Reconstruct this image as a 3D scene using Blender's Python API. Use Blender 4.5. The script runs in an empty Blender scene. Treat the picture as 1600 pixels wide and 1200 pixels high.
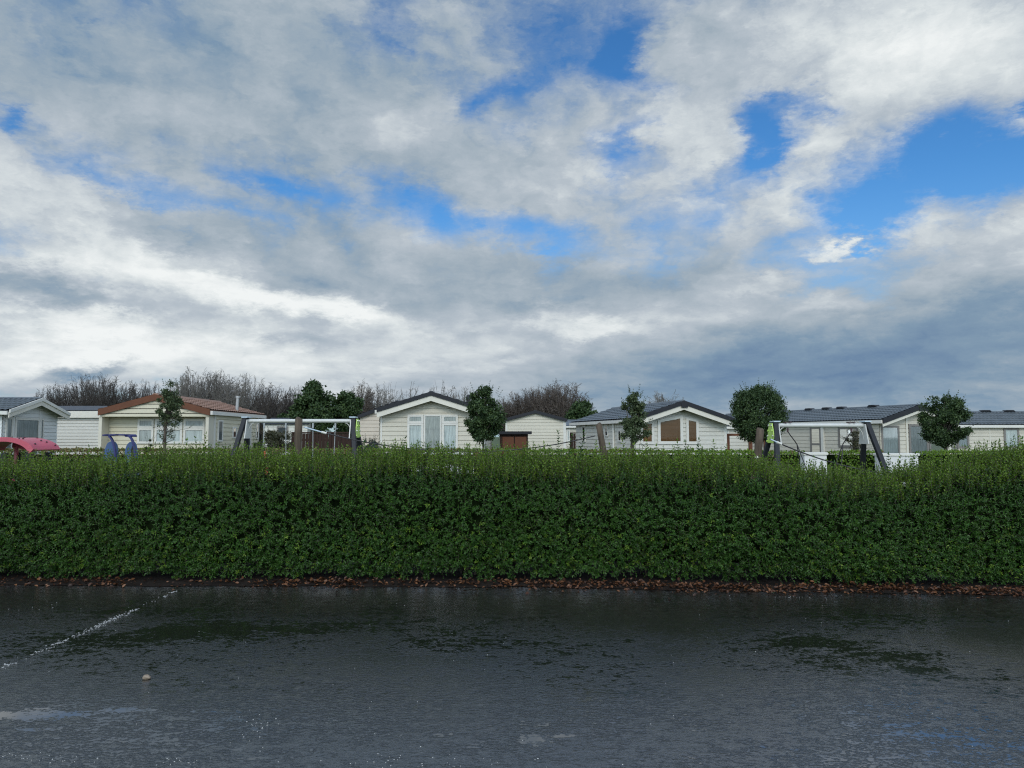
import bpy, bmesh, math, random
import numpy as np
from mathutils import Vector, Matrix

R = math.radians
rng = np.random.default_rng(7)
random.seed(7)
scn = bpy.context.scene
COL = scn.collection

# ------------------------------------------------------------------ camera
W0, H0, FPX = 1600.0, 1200.0, 1164.0
CAMZ = 1.7
HORIZON = 682.0
PITCH = math.atan((HORIZON - 600.0) / FPX)
cp, sp = math.cos(PITCH), math.sin(PITCH)
cam_d = bpy.data.cameras.new('camera')
cam = bpy.data.objects.new('camera', cam_d)
COL.objects.link(cam)
cam.location = (0, 0, CAMZ)
cam.rotation_euler = (math.pi / 2 + PITCH, 0, 0)
cam_d.sensor_width = 36.0
cam_d.lens = 36.0 * FPX / W0
cam_d.clip_start = 0.05
cam_d.clip_end = 3000
scn.camera = cam


def ray(px, py):
    u, v = px - 800.0, 600.0 - py
    return np.array([u, FPX * cp - v * sp, FPX * sp + v * cp])


def P(px, py, Y):
    """world point seen at photo pixel (px,py) at distance Y in front"""
    d = ray(px, py)
    t = Y / d[1]
    return Vector((d[0] * t, Y, CAMZ + d[2] * t))


def G(px, py):
    """ground point"""
    d = ray(px, py)
    t = -CAMZ / d[2]
    return Vector((d[0] * t, d[1] * t, 0.0))


def X_at(px, Y):
    return P(px, 700, Y).x


def Z_at(py, Y):
    return P(800, py, Y).z


# ------------------------------------------------------------------ tagging
def tag(o, label=None, cat=None, group=None, kind=None):
    if label: o['label'] = label
    if cat: o['category'] = cat
    if group: o['group'] = group
    if kind: o['kind'] = kind
    return o


def empty(name, loc=(0, 0, 0), rz=0.0, label=None, cat=None, group=None):
    o = bpy.data.objects.new(name, None)
    COL.objects.link(o)
    o.location = loc
    o.rotation_euler = (0, 0, rz)
    o.empty_display_size = 0.3
    return tag(o, label, cat, group)


def link(name, me, mats, parent=None):
    o = bpy.data.objects.new(name, me)
    COL.objects.link(o)
    for m in (mats if isinstance(mats, (list, tuple)) else [mats]):
        me.materials.append(m)
    if parent is not None:
        o.parent = parent
    return o


class MB:
    """collects shapes, builds one mesh object"""
    def __init__(self):
        self.v, self.f, self.mi, self.sm = [], [], [], []

    def add(self, vs, fs, mi=0, smooth=False):
        b = len(self.v)
        self.v.extend([tuple(p) for p in vs])
        for f in fs:
            self.f.append([b + i for i in f]); self.mi.append(mi); self.sm.append(smooth)

    def box(self, c, s, rot=None, mi=0, bev=0.0):
        cx, cy, cz = c
        hx, hy, hz = s[0] / 2, s[1] / 2, s[2] / 2
        vs = [Vector((x, y, z)) for z in (-hz, hz) for y in (-hy, hy) for x in (-hx, hx)]
        if rot is not None:
            vs = [rot @ p for p in vs]
        vs = [p + Vector(c) for p in vs]
        fs = [(0, 2, 3, 1), (4, 5, 7, 6), (0, 1, 5, 4), (2, 6, 7, 3), (0, 4, 6, 2), (1, 3, 7, 5)]
        self.add(vs, fs, mi)

    def box2(self, a, b, mi=0):
        self.box([(a[i] + b[i]) / 2 for i in range(3)], [abs(b[i] - a[i]) for i in range(3)], mi=mi)

    def bar(self, a, b, w, h, up=Vector((0, 0, 1)), mi=0):
        a, b = Vector(a), Vector(b)
        d = (b - a); L = d.length; d.normalize()
        s = d.cross(Vector(up))
        if s.length < 1e-4: s = d.cross(Vector((1, 0, 0)))
        s.normalize(); u = s.cross(d).normalized()
        vs = []
        for p in (a, b):
            for (i, j) in ((-1, -1), (1, -1), (1, 1), (-1, 1)):
                vs.append(p + s * (i * w / 2) + u * (j * h / 2))
        self.add(vs, [(3, 2, 1, 0), (4, 5, 6, 7), (0, 1, 5, 4), (1, 2, 6, 5), (2, 3, 7, 6), (3, 0, 4, 7)], mi)

    def tube(self, pts, rad, n=8, mi=0, cap=True):
        pts = [Vector(p) for p in pts]
        if not hasattr(rad, '__len__'): rad = [rad] * len(pts)
        vs, fs = [], []
        ref = None
        for i, p in enumerate(pts):
            d = (pts[min(i + 1, len(pts) - 1)] - pts[max(i - 1, 0)]).normalized()
            if ref is None:
                ref = d.orthogonal().normalized()
            s = (ref - d * ref.dot(d)).normalized(); ref = s
            u = d.cross(s)
            for k in range(n):
                a = 2 * math.pi * k / n
                vs.append(p + (s * math.cos(a) + u * math.sin(a)) * rad[i])
        for i in range(len(pts) - 1):
            for k in range(n):
                k2 = (k + 1) % n
                fs.append((i * n + k, i * n + k2, (i + 1) * n + k2, (i + 1) * n + k))
        self.add(vs, fs, mi, True)
        if cap:
            b = len(pts) - 1
            self.add([vs[k] for k in range(n)], [tuple(range(n))[::-1]], mi)
            self.add([vs[b * n + k] for k in range(n)], [tuple(range(n))], mi)

    def prism(self, poly, y0, y1, mi=0, axis='y'):
        """poly in (a,z); extruded along axis"""
        def mk(a, z, t):
            return (a, t, z) if axis == 'y' else (t, a, z)
        n = len(poly)
        vs = [mk(a, z, y0) for a, z in poly] + [mk(a, z, y1) for a, z in poly]
        fs = [tuple(range(n)), tuple(range(2 * n - 1, n - 1, -1))]
        for i in range(n):
            j = (i + 1) % n
            fs.append((i, n + i, n + j, j))
        self.add(vs, fs, mi)

    def build(self, name, mats, parent=None, bevel=0.0):
        me = bpy.data.meshes.new(name)
        me.from_pydata(self.v, [], self.f)
        me.polygons.foreach_set('material_index', self.mi)
        me.polygons.foreach_set('use_smooth', self.sm)
        bm = bmesh.new(); bm.from_mesh(me)
        bmesh.ops.recalc_face_normals(bm, faces=bm.faces)
        bm.to_mesh(me); bm.free()
        me.update()
        o = link(name, me, mats, parent)
        if bevel:
            md = o.modifiers.new('bevel', 'BEVEL'); md.width = bevel; md.segments = 2; md.limit_method = 'ANGLE'
        return o


# ------------------------------------------------------------------ node helpers
class NT:
    def __init__(self, nt):
        self.nt = nt

    def n(self, t, **kw):
        nd = self.nt.nodes.new(t)
        for k, v in kw.items():
            setattr(nd, k, v)
        return nd

    def put(self, sock, v):
        if isinstance(v, bpy.types.NodeSocket):
            self.nt.links.new(v, sock)
        else:
            sock.default_value = v

    def m(self, op, a, b=None, c=None, clamp=False):
        nd = self.n('ShaderNodeMath', operation=op); nd.use_clamp = clamp
        self.put(nd.inputs[0], a)
        if b is not None: self.put(nd.inputs[1], b)
        if c is not None: self.put(nd.inputs[2], c)
        return nd.outputs[0]

    def vm(self, op, a, b=None, c=None):
        nd = self.n('ShaderNodeVectorMath', operation=op)
        self.put(nd.inputs[0], a)
        if b is not None:
            self.put(nd.inputs['Scale'] if op == 'SCALE' else nd.inputs[1], b)
        if c is not None: self.put(nd.inputs[2], c)
        return nd.outputs['Value'] if op in ('DOT_PRODUCT', 'LENGTH') else nd.outputs[0]

    def noise(self, vec, scale, detail=4, rough=0.55, col=False, dist=0.0, lac=2.0):
        nd = self.n('ShaderNodeTexNoise')
        if vec is not None: self.put(nd.inputs['Vector'], vec)
        nd.inputs['Scale'].default_value = scale
        nd.inputs['Detail'].default_value = detail
        nd.inputs['Roughness'].default_value = rough
        nd.inputs['Lacunarity'].default_value = lac
        nd.inputs['Distortion'].default_value = dist
        return nd.outputs['Color'] if col else nd.outputs['Fac']

    def ramp(self, f, stops, interp='LINEAR'):
        nd = self.n('ShaderNodeValToRGB')
        cr = nd.color_ramp; cr.interpolation = interp
        while len(cr.elements) < len(stops): cr.elements.new(0.5)
        for e, (p, c) in zip(cr.elements, stops):
            e.position = p
            e.color = (c[0], c[1], c[2], 1) if hasattr(c, '__len__') else (c, c, c, 1)
        self.put(nd.inputs[0], f)
        return nd.outputs[0]

    def smooth(self, v, a, b, t0=0.0, t1=1.0):
        nd = self.n('ShaderNodeMapRange', interpolation_type='SMOOTHSTEP')
        self.put(nd.inputs[0], v)
        for i, x in enumerate((a, b, t0, t1)): nd.inputs[i + 1].default_value = x
        return nd.outputs[0]

    def mix(self, f, a, b, mode='MIX'):
        nd = self.n('ShaderNodeMix', data_type='RGBA', blend_type=mode)
        self.put(nd.inputs[0], f)
        self.put(nd.inputs[6], a if not isinstance(a, tuple) else (*a[:3], 1))
        self.put(nd.inputs[7], b if not isinstance(b, tuple) else (*b[:3], 1))
        return nd.outputs[2]


def new_mat(name):
    m = bpy.data.materials.new(name); m.use_nodes = True
    nt = m.node_tree
    b = nt.nodes['Principled BSDF']
    return m, NT(nt), b


def basic(name, col, rough=0.5, var=0.12, scale=3.0, bump=0.0, bscale=40.0, metal=0.0, spec=0.5, dirt=None, stretch=None):
    m, t, b = new_mat(name)
    tc = t.n('ShaderNodeTexCoord').outputs['Object']
    v = tc
    if stretch is not None:
        mp = t.n('ShaderNodeMapping'); mp.inputs['Scale'].default_value = stretch
        t.put(mp.inputs[0], tc); v = mp.outputs[0]
    nz = t.noise(v, scale, 6, 0.6)
    c0 = tuple(max(0, x * (1 - var)) for x in col); c1 = tuple(min(1, x * (1 + var)) for x in col)
    c = t.ramp(nz, [(0.3, c0), (0.7, c1)])
    if dirt is not None:
        d = t.smooth(t.noise(v, scale * 2.3, 8, 0.7), 0.55, 0.75)
        c = t.mix(t.m('MULTIPLY', d, 0.5), c, dirt)
    t.put(b.inputs['Base Color'], c)
    t.put(b.inputs['Roughness'], t.m('MULTIPLY_ADD', nz, 0.25, rough - 0.12, clamp=True))
    b.inputs['Metallic'].default_value = metal
    b.inputs['Specular IOR Level'].default_value = spec
    if bump:
        bp = t.n('ShaderNodeBump'); bp.inputs['Strength'].default_value = bump; bp.inputs['Distance'].default_value = 0.01
        t.put(bp.inputs['Height'], t.noise(v, bscale, 5, 0.6))
        t.put(b.inputs['Normal'], bp.outputs[0])
    return m


def leaf_mat(name, lo, mid, hi, trans=0.22, rough=0.38, patch=1.5, spec=0.5):
    m, t, b = new_mat(name)
    geo = t.n('ShaderNodeNewGeometry')
    tc = t.n('ShaderNodeTexCoord').outputs['Object']
    f = t.m('ADD', t.m('MULTIPLY', geo.outputs['Random Per Island'], 0.65), t.m('MULTIPLY', t.noise(tc, patch, 3), 0.45))
    c = t.ramp(f, [(0.15, lo), (0.55, mid), (0.95, hi)])
    t.put(b.inputs['Base Color'], c)
    b.inputs['Roughness'].default_value = rough
    b.inputs['Specular IOR Level'].default_value = spec
    tr = t.n('ShaderNodeBsdfTranslucent'); t.put(tr.inputs[0], t.mix(0.5, c, hi))
    mx = t.n('ShaderNodeMixShader'); mx.inputs[0].default_value = trans
    t.put(mx.inputs[1], b.outputs[0]); t.put(mx.inputs[2], tr.outputs[0])
    t.put(t.nt.nodes['Material Output'].inputs[0], mx.outputs[0])
    return m


M = {}
M['siding_cream'] = basic('siding_cream', (0.54, 0.50, 0.405), 0.5, 0.06, 1.2, dirt=(0.42, 0.41, 0.34))
M['siding_warm'] = basic('siding_warm', (0.53, 0.49, 0.405), 0.5, 0.06, 1.2, dirt=(0.42, 0.40, 0.32))
M['siding_yellow'] = basic('siding_yellow', (0.55, 0.505, 0.375), 0.5, 0.06, 1.2, dirt=(0.42, 0.39, 0.30))
M['siding_white'] = basic('siding_white', (0.56, 0.54, 0.475), 0.5, 0.05, 1.2, dirt=(0.5, 0.5, 0.46))
M['siding_grey'] = basic('siding_grey', (0.66, 0.66, 0.635), 0.5, 0.06, 1.2)
M['siding_beige'] = basic('siding_beige', (0.52, 0.45, 0.36), 0.5, 0.06, 1.2)
M['trim_white'] = basic('trim_white', (0.60, 0.58, 0.525), 0.4, 0.05, 2.0, dirt=(0.55, 0.55, 0.5))
M['trim_cream'] = basic('trim_cream', (0.60, 0.565, 0.48), 0.4, 0.05, 2.0, dirt=(0.5, 0.48, 0.42))
M['trim_taupe'] = basic('trim_taupe', (0.17, 0.155, 0.14), 0.45, 0.1, 2.0)
M['trim_dark'] = basic('trim_dark', (0.020, 0.021, 0.025), 0.5, 0.15, 2.0, spec=0.2)
M['trim_brown'] = basic('trim_brown', (0.12, 0.047, 0.024), 0.5, 0.12, 3.0, spec=0.2)
M['roof_dark'] = basic('roof_dark', (0.05, 0.056, 0.066), 0.5, 0.2, 2.0, 0.3, 60, spec=0.25, dirt=(0.09, 0.09, 0.085))
M['roof_slate'] = basic('roof_slate', (0.085, 0.10, 0.11), 0.45, 0.2, 2.0, 0.3, 60, dirt=(0.16, 0.16, 0.15))
M['roof_brown'] = basic('roof_brown', (0.235, 0.135, 0.092), 0.55, 0.18, 2.0, 0.3, 60, dirt=(0.2, 0.13, 0.1))
M['curtain'] = basic('curtain', (0.50, 0.52, 0.50), 0.9, 0.28, 5.0, stretch=(4, 4, 0.4))  # upright noise stripes paint the light and shade of folds into the cloth
M['curtain_dark'] = basic('curtain_dark', (0.25, 0.275, 0.28), 0.9, 0.35, 5.0, stretch=(4, 4, 0.4))  # darker cloth, fold shading painted in by the same stripes
M['blind'] = basic('blind', (0.20, 0.092, 0.032), 0.55, 0.15, 2.0, stretch=(0.5, 0.5, 12), spec=0.2)
M['dark_room'] = basic('dark_room', (0.05, 0.055, 0.06), 0.8, 0.3, 3.0)
M['fence_brown'] = basic('fence_brown', (0.036, 0.020, 0.015), 0.65, 0.3, 1.5, 0.4, 30, stretch=(6, 6, 0.6), spec=0.15)
M['post_wood'] = basic('post_wood', (0.085, 0.066, 0.048), 0.8, 0.4, 2.5, 0.8, 14, stretch=(9, 9, 0.7), spec=0.15, dirt=(0.035, 0.032, 0.022))
M['steel_white'] = basic('steel_white', (0.48, 0.48, 0.45), 0.35, 0.06, 6.0, dirt=(0.5, 0.5, 0.45))
M['leg_dark'] = basic('leg_dark', (0.018, 0.020, 0.024), 0.5, 0.15, 8.0, spec=0.2)
M['cap_grey'] = basic('cap_grey', (0.42, 0.50, 0.56), 0.3, 0.05, 8.0)
M['panel_green'] = basic('panel_green', (0.42, 0.60, 0.13), 0.4, 0.06, 6.0)
M['bolt'] = basic('bolt', (0.55, 0.56, 0.52), 0.35, 0.05, 8.0, metal=0.6)
M['bolt_dark'] = basic('bolt_dark', (0.05, 0.02, 0.025), 0.5, 0.05, 8.0)
M['galvanised'] = basic('galvanised', (0.36, 0.36, 0.35), 0.45, 0.1, 6.0, metal=0.3)
M['steel'] = basic('steel', (0.34, 0.35, 0.35), 0.4, 0.1, 12.0, metal=0.7)
M['rope'] = basic('rope', (0.035, 0.033, 0.035), 0.8, 0.2, 60.0)
M['play_red'] = basic('play_red', (0.42, 0.07, 0.10), 0.36, 0.08, 4.0, dirt=(0.5, 0.22, 0.25))
M['play_blue'] = basic('play_blue', (0.035, 0.08, 0.19), 0.4, 0.12, 4.0, dirt=(0.12, 0.17, 0.28))
M['play_navy'] = basic('play_navy', (0.018, 0.020, 0.11), 0.4, 0.1, 4.0)
M['orange'] = basic('orange', (0.62, 0.10, 0.05), 0.5, 0.1, 5.0)
M['plaster'] = basic('plaster', (0.60, 0.59, 0.565), 0.7, 0.06, 2.0, 0.2, 40, dirt=(0.5, 0.49, 0.45))
M['bark'] = basic('bark', (0.075, 0.06, 0.045), 0.85, 0.35, 3.0, 0.6, 20, stretch=(5, 5, 1))
M['bark_grey'] = basic('bark_grey', (0.15, 0.125, 0.105), 0.85, 0.3, 1.0)
M['bark_pale'] = basic('bark_pale', (0.22, 0.20, 0.175), 0.85, 0.3, 1.0)
M['twig'] = basic('twig', (0.062, 0.052, 0.044), 0.85, 0.3, 0.6)
M['twig_pale'] = basic('twig_pale', (0.15, 0.136, 0.118), 0.85, 0.25, 0.6)
M['twig_red'] = basic('twig_red', (0.090, 0.071, 0.057), 0.85, 0.25, 0.6)
M['hedge_leaf'] = leaf_mat('hedge_leaf', (0.012, 0.040, 0.007), (0.031, 0.085, 0.012), (0.068, 0.155, 0.022), 0.22, 0.40, 1.3, 0.32)
M['hedge_young'] = leaf_mat('hedge_young', (0.040, 0.090, 0.009), (0.098, 0.178, 0.016), (0.19, 0.28, 0.032), 0.3, 0.42, 1.5, 0.3)
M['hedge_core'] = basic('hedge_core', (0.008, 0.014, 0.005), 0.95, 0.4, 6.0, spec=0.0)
M['hedge_yellow'] = leaf_mat('hedge_yellow', (0.10, 0.09, 0.02), (0.17, 0.13, 0.035), (0.26, 0.17, 0.05), 0.25, 0.5, 2)
M['far_hedge'] = leaf_mat('far_hedge', (0.045, 0.055, 0.012), (0.10, 0.095, 0.022), (0.20, 0.125, 0.04), 0.25, 0.5, 0.35)
M['evergreen'] = leaf_mat('evergreen', (0.015, 0.033, 0.012), (0.038, 0.068, 0.025), (0.085, 0.13, 0.042), 0.14, 0.45, 0.9, 0.22)
M['evergreen_grey'] = leaf_mat('evergreen_grey', (0.030, 0.050, 0.022), (0.062, 0.088, 0.040), (0.13, 0.165, 0.075), 0.18, 0.45, 0.9, 0.25)
M['olive_brown'] = leaf_mat('olive_brown', (0.022, 0.028, 0.012), (0.05, 0.055, 0.022), (0.10, 0.085, 0.035), 0.18, 0.5, 0.9)
M['rosemary'] = leaf_mat('rosemary', (0.008, 0.022, 0.014), (0.018, 0.042, 0.026), (0.04, 0.07, 0.04), 0.12, 0.5, 2)
M['blossom'] = leaf_mat('blossom', (0.6, 0.62, 0.62), (0.72, 0.74, 0.75), (0.8, 0.82, 0.82), 0.2, 0.6, 2)
M['litter'] = leaf_mat('litter', (0.015, 0.008, 0.005), (0.062, 0.024, 0.011), (0.19, 0.085, 0.038), 0.06, 0.45, 4, 0.3)
M['paint'] = basic('paint', (0.36, 0.36, 0.35), 0.5, 0.15, 20.0)
M['grit'] = basic('grit', (0.45, 0.45, 0.43), 0.55, 0.2, 20.0)
M['stone'] = basic('stone', (0.21, 0.165, 0.12), 0.6, 0.25, 20.0, 0.6, 60)
M['soil'] = basic('soil', (0.013, 0.010, 0.008), 0.9, 0.5, 5.0, 0.8, 30, spec=0.1)


def glass_mat():
    m, t, b = new_mat('window_glass')
    tr = t.n('ShaderNodeBsdfTransparent'); tr.inputs[0].default_value = (0.86, 0.9, 0.9, 1)
    gl = t.n('ShaderNodeBsdfGlossy'); gl.inputs['Roughness'].default_value = 0.03
    fr = t.n('ShaderNodeFresnel'); fr.inputs[0].default_value = 1.38
    mx = t.n('ShaderNodeMixShader')
    t.put(mx.inputs[0], fr.outputs[0]); t.put(mx.inputs[1], tr.outputs[0]); t.put(mx.inputs[2], gl.outputs[0])
    t.put(t.nt.nodes['Material Output'].inputs[0], mx.outputs[0])
    return m


M['glass'] = glass_mat()

# ------------------------------------------------------------------ leaves (numpy)
def unit(a):
    return a / np.maximum(np.linalg.norm(a, axis=-1, keepdims=True), 1e-9)


def leaf_arrays(base, d, nrm, L, Wd, droop=0.12, fold=0.18):
    """6-vertex folded leaves -> verts (n*6,3), quads (n*2,4)"""
    d = unit(d)
    s = unit(np.cross(d, nrm)); nn = np.cross(s, d)
    L = L[:, None]; Wd = Wd[:, None]
    n = len(base)
    v = np.empty((n, 6, 3))
    up = nn * (Wd * fold)
    v[:, 0] = base
    v[:, 1] = base + d * L * .3 + s * Wd * .5 + up
    v[:, 2] = base + d * L * .68 + s * Wd * .42 + up - nn * L * droop * .4
    v[:, 3] = base + d * L - nn * L * droop
    v[:, 4] = base + d * L * .68 - s * Wd * .42 + up - nn * L * droop * .4
    v[:, 5] = base + d * L * .3 - s * Wd * .5 + up
    i = np.arange(n)[:, None] * 6
    q = np.concatenate([i + np.array([[0, 1, 2, 3]]), i + np.array([[0, 3, 4, 5]])], axis=1).reshape(-1, 4)
    return v.reshape(-1, 3), q


def mesh_np(name, verts, faces, mi=None, smooth=False):
    """faces: (m,k) int array, k = 3 or 4"""
    me = bpy.data.meshes.new(name)
    k = faces.shape[1]
    me.vertices.add(len(verts)); me.vertices.foreach_set('co', verts.astype(np.float32).ravel())
    me.loops.add(faces.size); me.loops.foreach_set('vertex_index', faces.astype(np.int32).ravel())
    me.polygons.add(len(faces))
    me.polygons.foreach_set('loop_start', np.arange(0, faces.size, k, dtype=np.int32))
    me.polygons.foreach_set('loop_total', np.full(len(faces), k, dtype=np.int32))
    if mi is not None: me.polygons.foreach_set('material_index', mi.astype(np.int32))
    if smooth: me.polygons.foreach_set('use_smooth', np.ones(len(faces), dtype=bool))
    me.update(calc_edges=True)
    me.validate()
    return me


class Leaves:
    def __init__(self): self.v, self.q, self.mi, self.n = [], [], [], 0

    def add(self, base, d, nrm, L, Wd, mi=0, **kw):
        v, q = leaf_arrays(base, d, nrm, L, Wd, **kw)
        self.v.append(v); self.q.append(q + self.n); self.n += len(v)
        m = np.full(len(base), mi) if np.isscalar(mi) else mi
        self.mi.append(np.repeat(m, 2))

    def tubes(self, a, b, r, mi=0):
        """thin square-section stems"""
        d = unit(b - a)
        ref = np.where(np.abs(d[:, 2:3]) > .9, np.array([[1., 0, 0]]), np.array([[0, 0, 1.]]))
        s = unit(np.cross(d, ref)); u = np.cross(d, s)
        r = np.broadcast_to(np.asarray(r, float).reshape(-1, 1), (len(a), 1))
        v = np.stack([a + s * r, a + (-s * .5 + u * .87) * r, a + (-s * .5 - u * .87) * r,
                      b + s * r * .6, b + (-s * .5 + u * .87) * r * .6, b + (-s * .5 - u * .87) * r * .6], 1)
        i = np.arange(len(a))[:, None] * 6
        q = np.concatenate([i + np.array([[0, 1, 4, 3]]), i + np.array([[1, 2, 5, 4]]), i + np.array([[2, 0, 3, 5]])], 1).reshape(-1, 4)
        self.v.append(v.reshape(-1, 3)); self.q.append(q + self.n); self.n += len(a) * 6
        self.mi.append(np.full(len(q), mi))

    def build(self, name, mats, parent=None):
        me = mesh_np(name, np.concatenate(self.v), np.concatenate(self.q), np.concatenate(self.mi))
        return link(name, me, mats, parent)


def sprigs(lv, base, d, length, pairs, leafL, mi, stem_mi=None, spread=0.8, taper=0.55, wr=0.44):
    """shoots with opposite leaf pairs"""
    d = unit(d); n = len(base)
    ref = unit(rng.normal(size=(n, 3)))
    s = unit(np.cross(d, ref)); u = np.cross(d, s)
    if stem_mi is not None:
        lv.tubes(base, base + d * length[:, None], 0.0022, stem_mi)
    for k in range(pairs):
        f = (k + 0.6) / pairs
        ang = k * math.pi / 2 + rng.normal(0, .25, n)
        for sg in (1, -1):
            side = (s * np.cos(ang)[:, None] + u * np.sin(ang)[:, None]) * sg
            sprd = spread * (1.15 - 0.5 * f)
            ld = unit(d * (1 - sprd * 0.6) + side * sprd + rng.normal(0, .16, (n, 3)))
            p = base + d * (length * f)[:, None]
            l = leafL * (1 - taper * f * f) * rng.uniform(.8, 1.15, n)
            lv.add(p, ld, unit(d + np.array([0, 0, .35]) + rng.normal(0, .25, (n, 3))), l, l * wr * rng.uniform(.85, 1.15, n), mi)
    # terminal leaf
    lv.add(base + d * (length * .97)[:, None], unit(d + rng.normal(0, .25, (n, 3))), ref, leafL * .6 * np.ones(n), leafL * .22 * np.ones(n), mi)


def wob(x, seed, f=1.0):
    r = np.random.default_rng(seed)
    out = 0
    for k in range(5):
        fr = f * (1.7 ** k) * r.uniform(.8, 1.2); ph = r.uniform(0, 6.28)
        out = out + np.sin(x * fr + ph) * (0.62 ** k)
    return out / 2.0


# ------------------------------------------------------------------ setting: ground, road, soil
def grid_sheet(name, x0, x1, y0, y1, z, mat, kind='structure', nx=1, ny=1):
    mb = MB()
    vs = [(x0 + (x1 - x0) * i / nx, y0 + (y1 - y0) * j / ny, z) for j in range(ny + 1) for i in range(nx + 1)]
    fs = [(j * (nx + 1) + i, j * (nx + 1) + i + 1, (j + 1) * (nx + 1) + i + 1, (j + 1) * (nx + 1) + i) for j in range(ny) for i in range(nx)]
    mb.add(vs, fs)
    o = mb.build(name, mat)
    o['kind'] = kind
    return o


M['grass'] = basic('grass', (0.045, 0.07, 0.018), 0.9, 0.4, 0.6, 1.0, 30, dirt=(0.09, 0.08, 0.03))
grid_sheet('ground', -1500, 1500, -400, 2500, -0.012, M['grass'])


def road_y(x):
    """y of the asphalt edge by the hedge"""
    pts = [(-6.6, G(0, 913).y), (-2.8, G(400, 915).y), (0, G(800, 916).y), (2.7, G(1180, 923).y), (5.9, G(1600, 929).y)]
    xs = [p[0] for p in pts]; ys = [p[1] for p in pts]
    return float(np.interp(x, xs, ys)) + 0.03 * math.sin(x * 2.1) + 0.025 * math.sin(x * 5.3 + 1) + .018 * math.sin(x * 11.7 + 2) + .012 * math.sin(x * 23 + .5)


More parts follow.
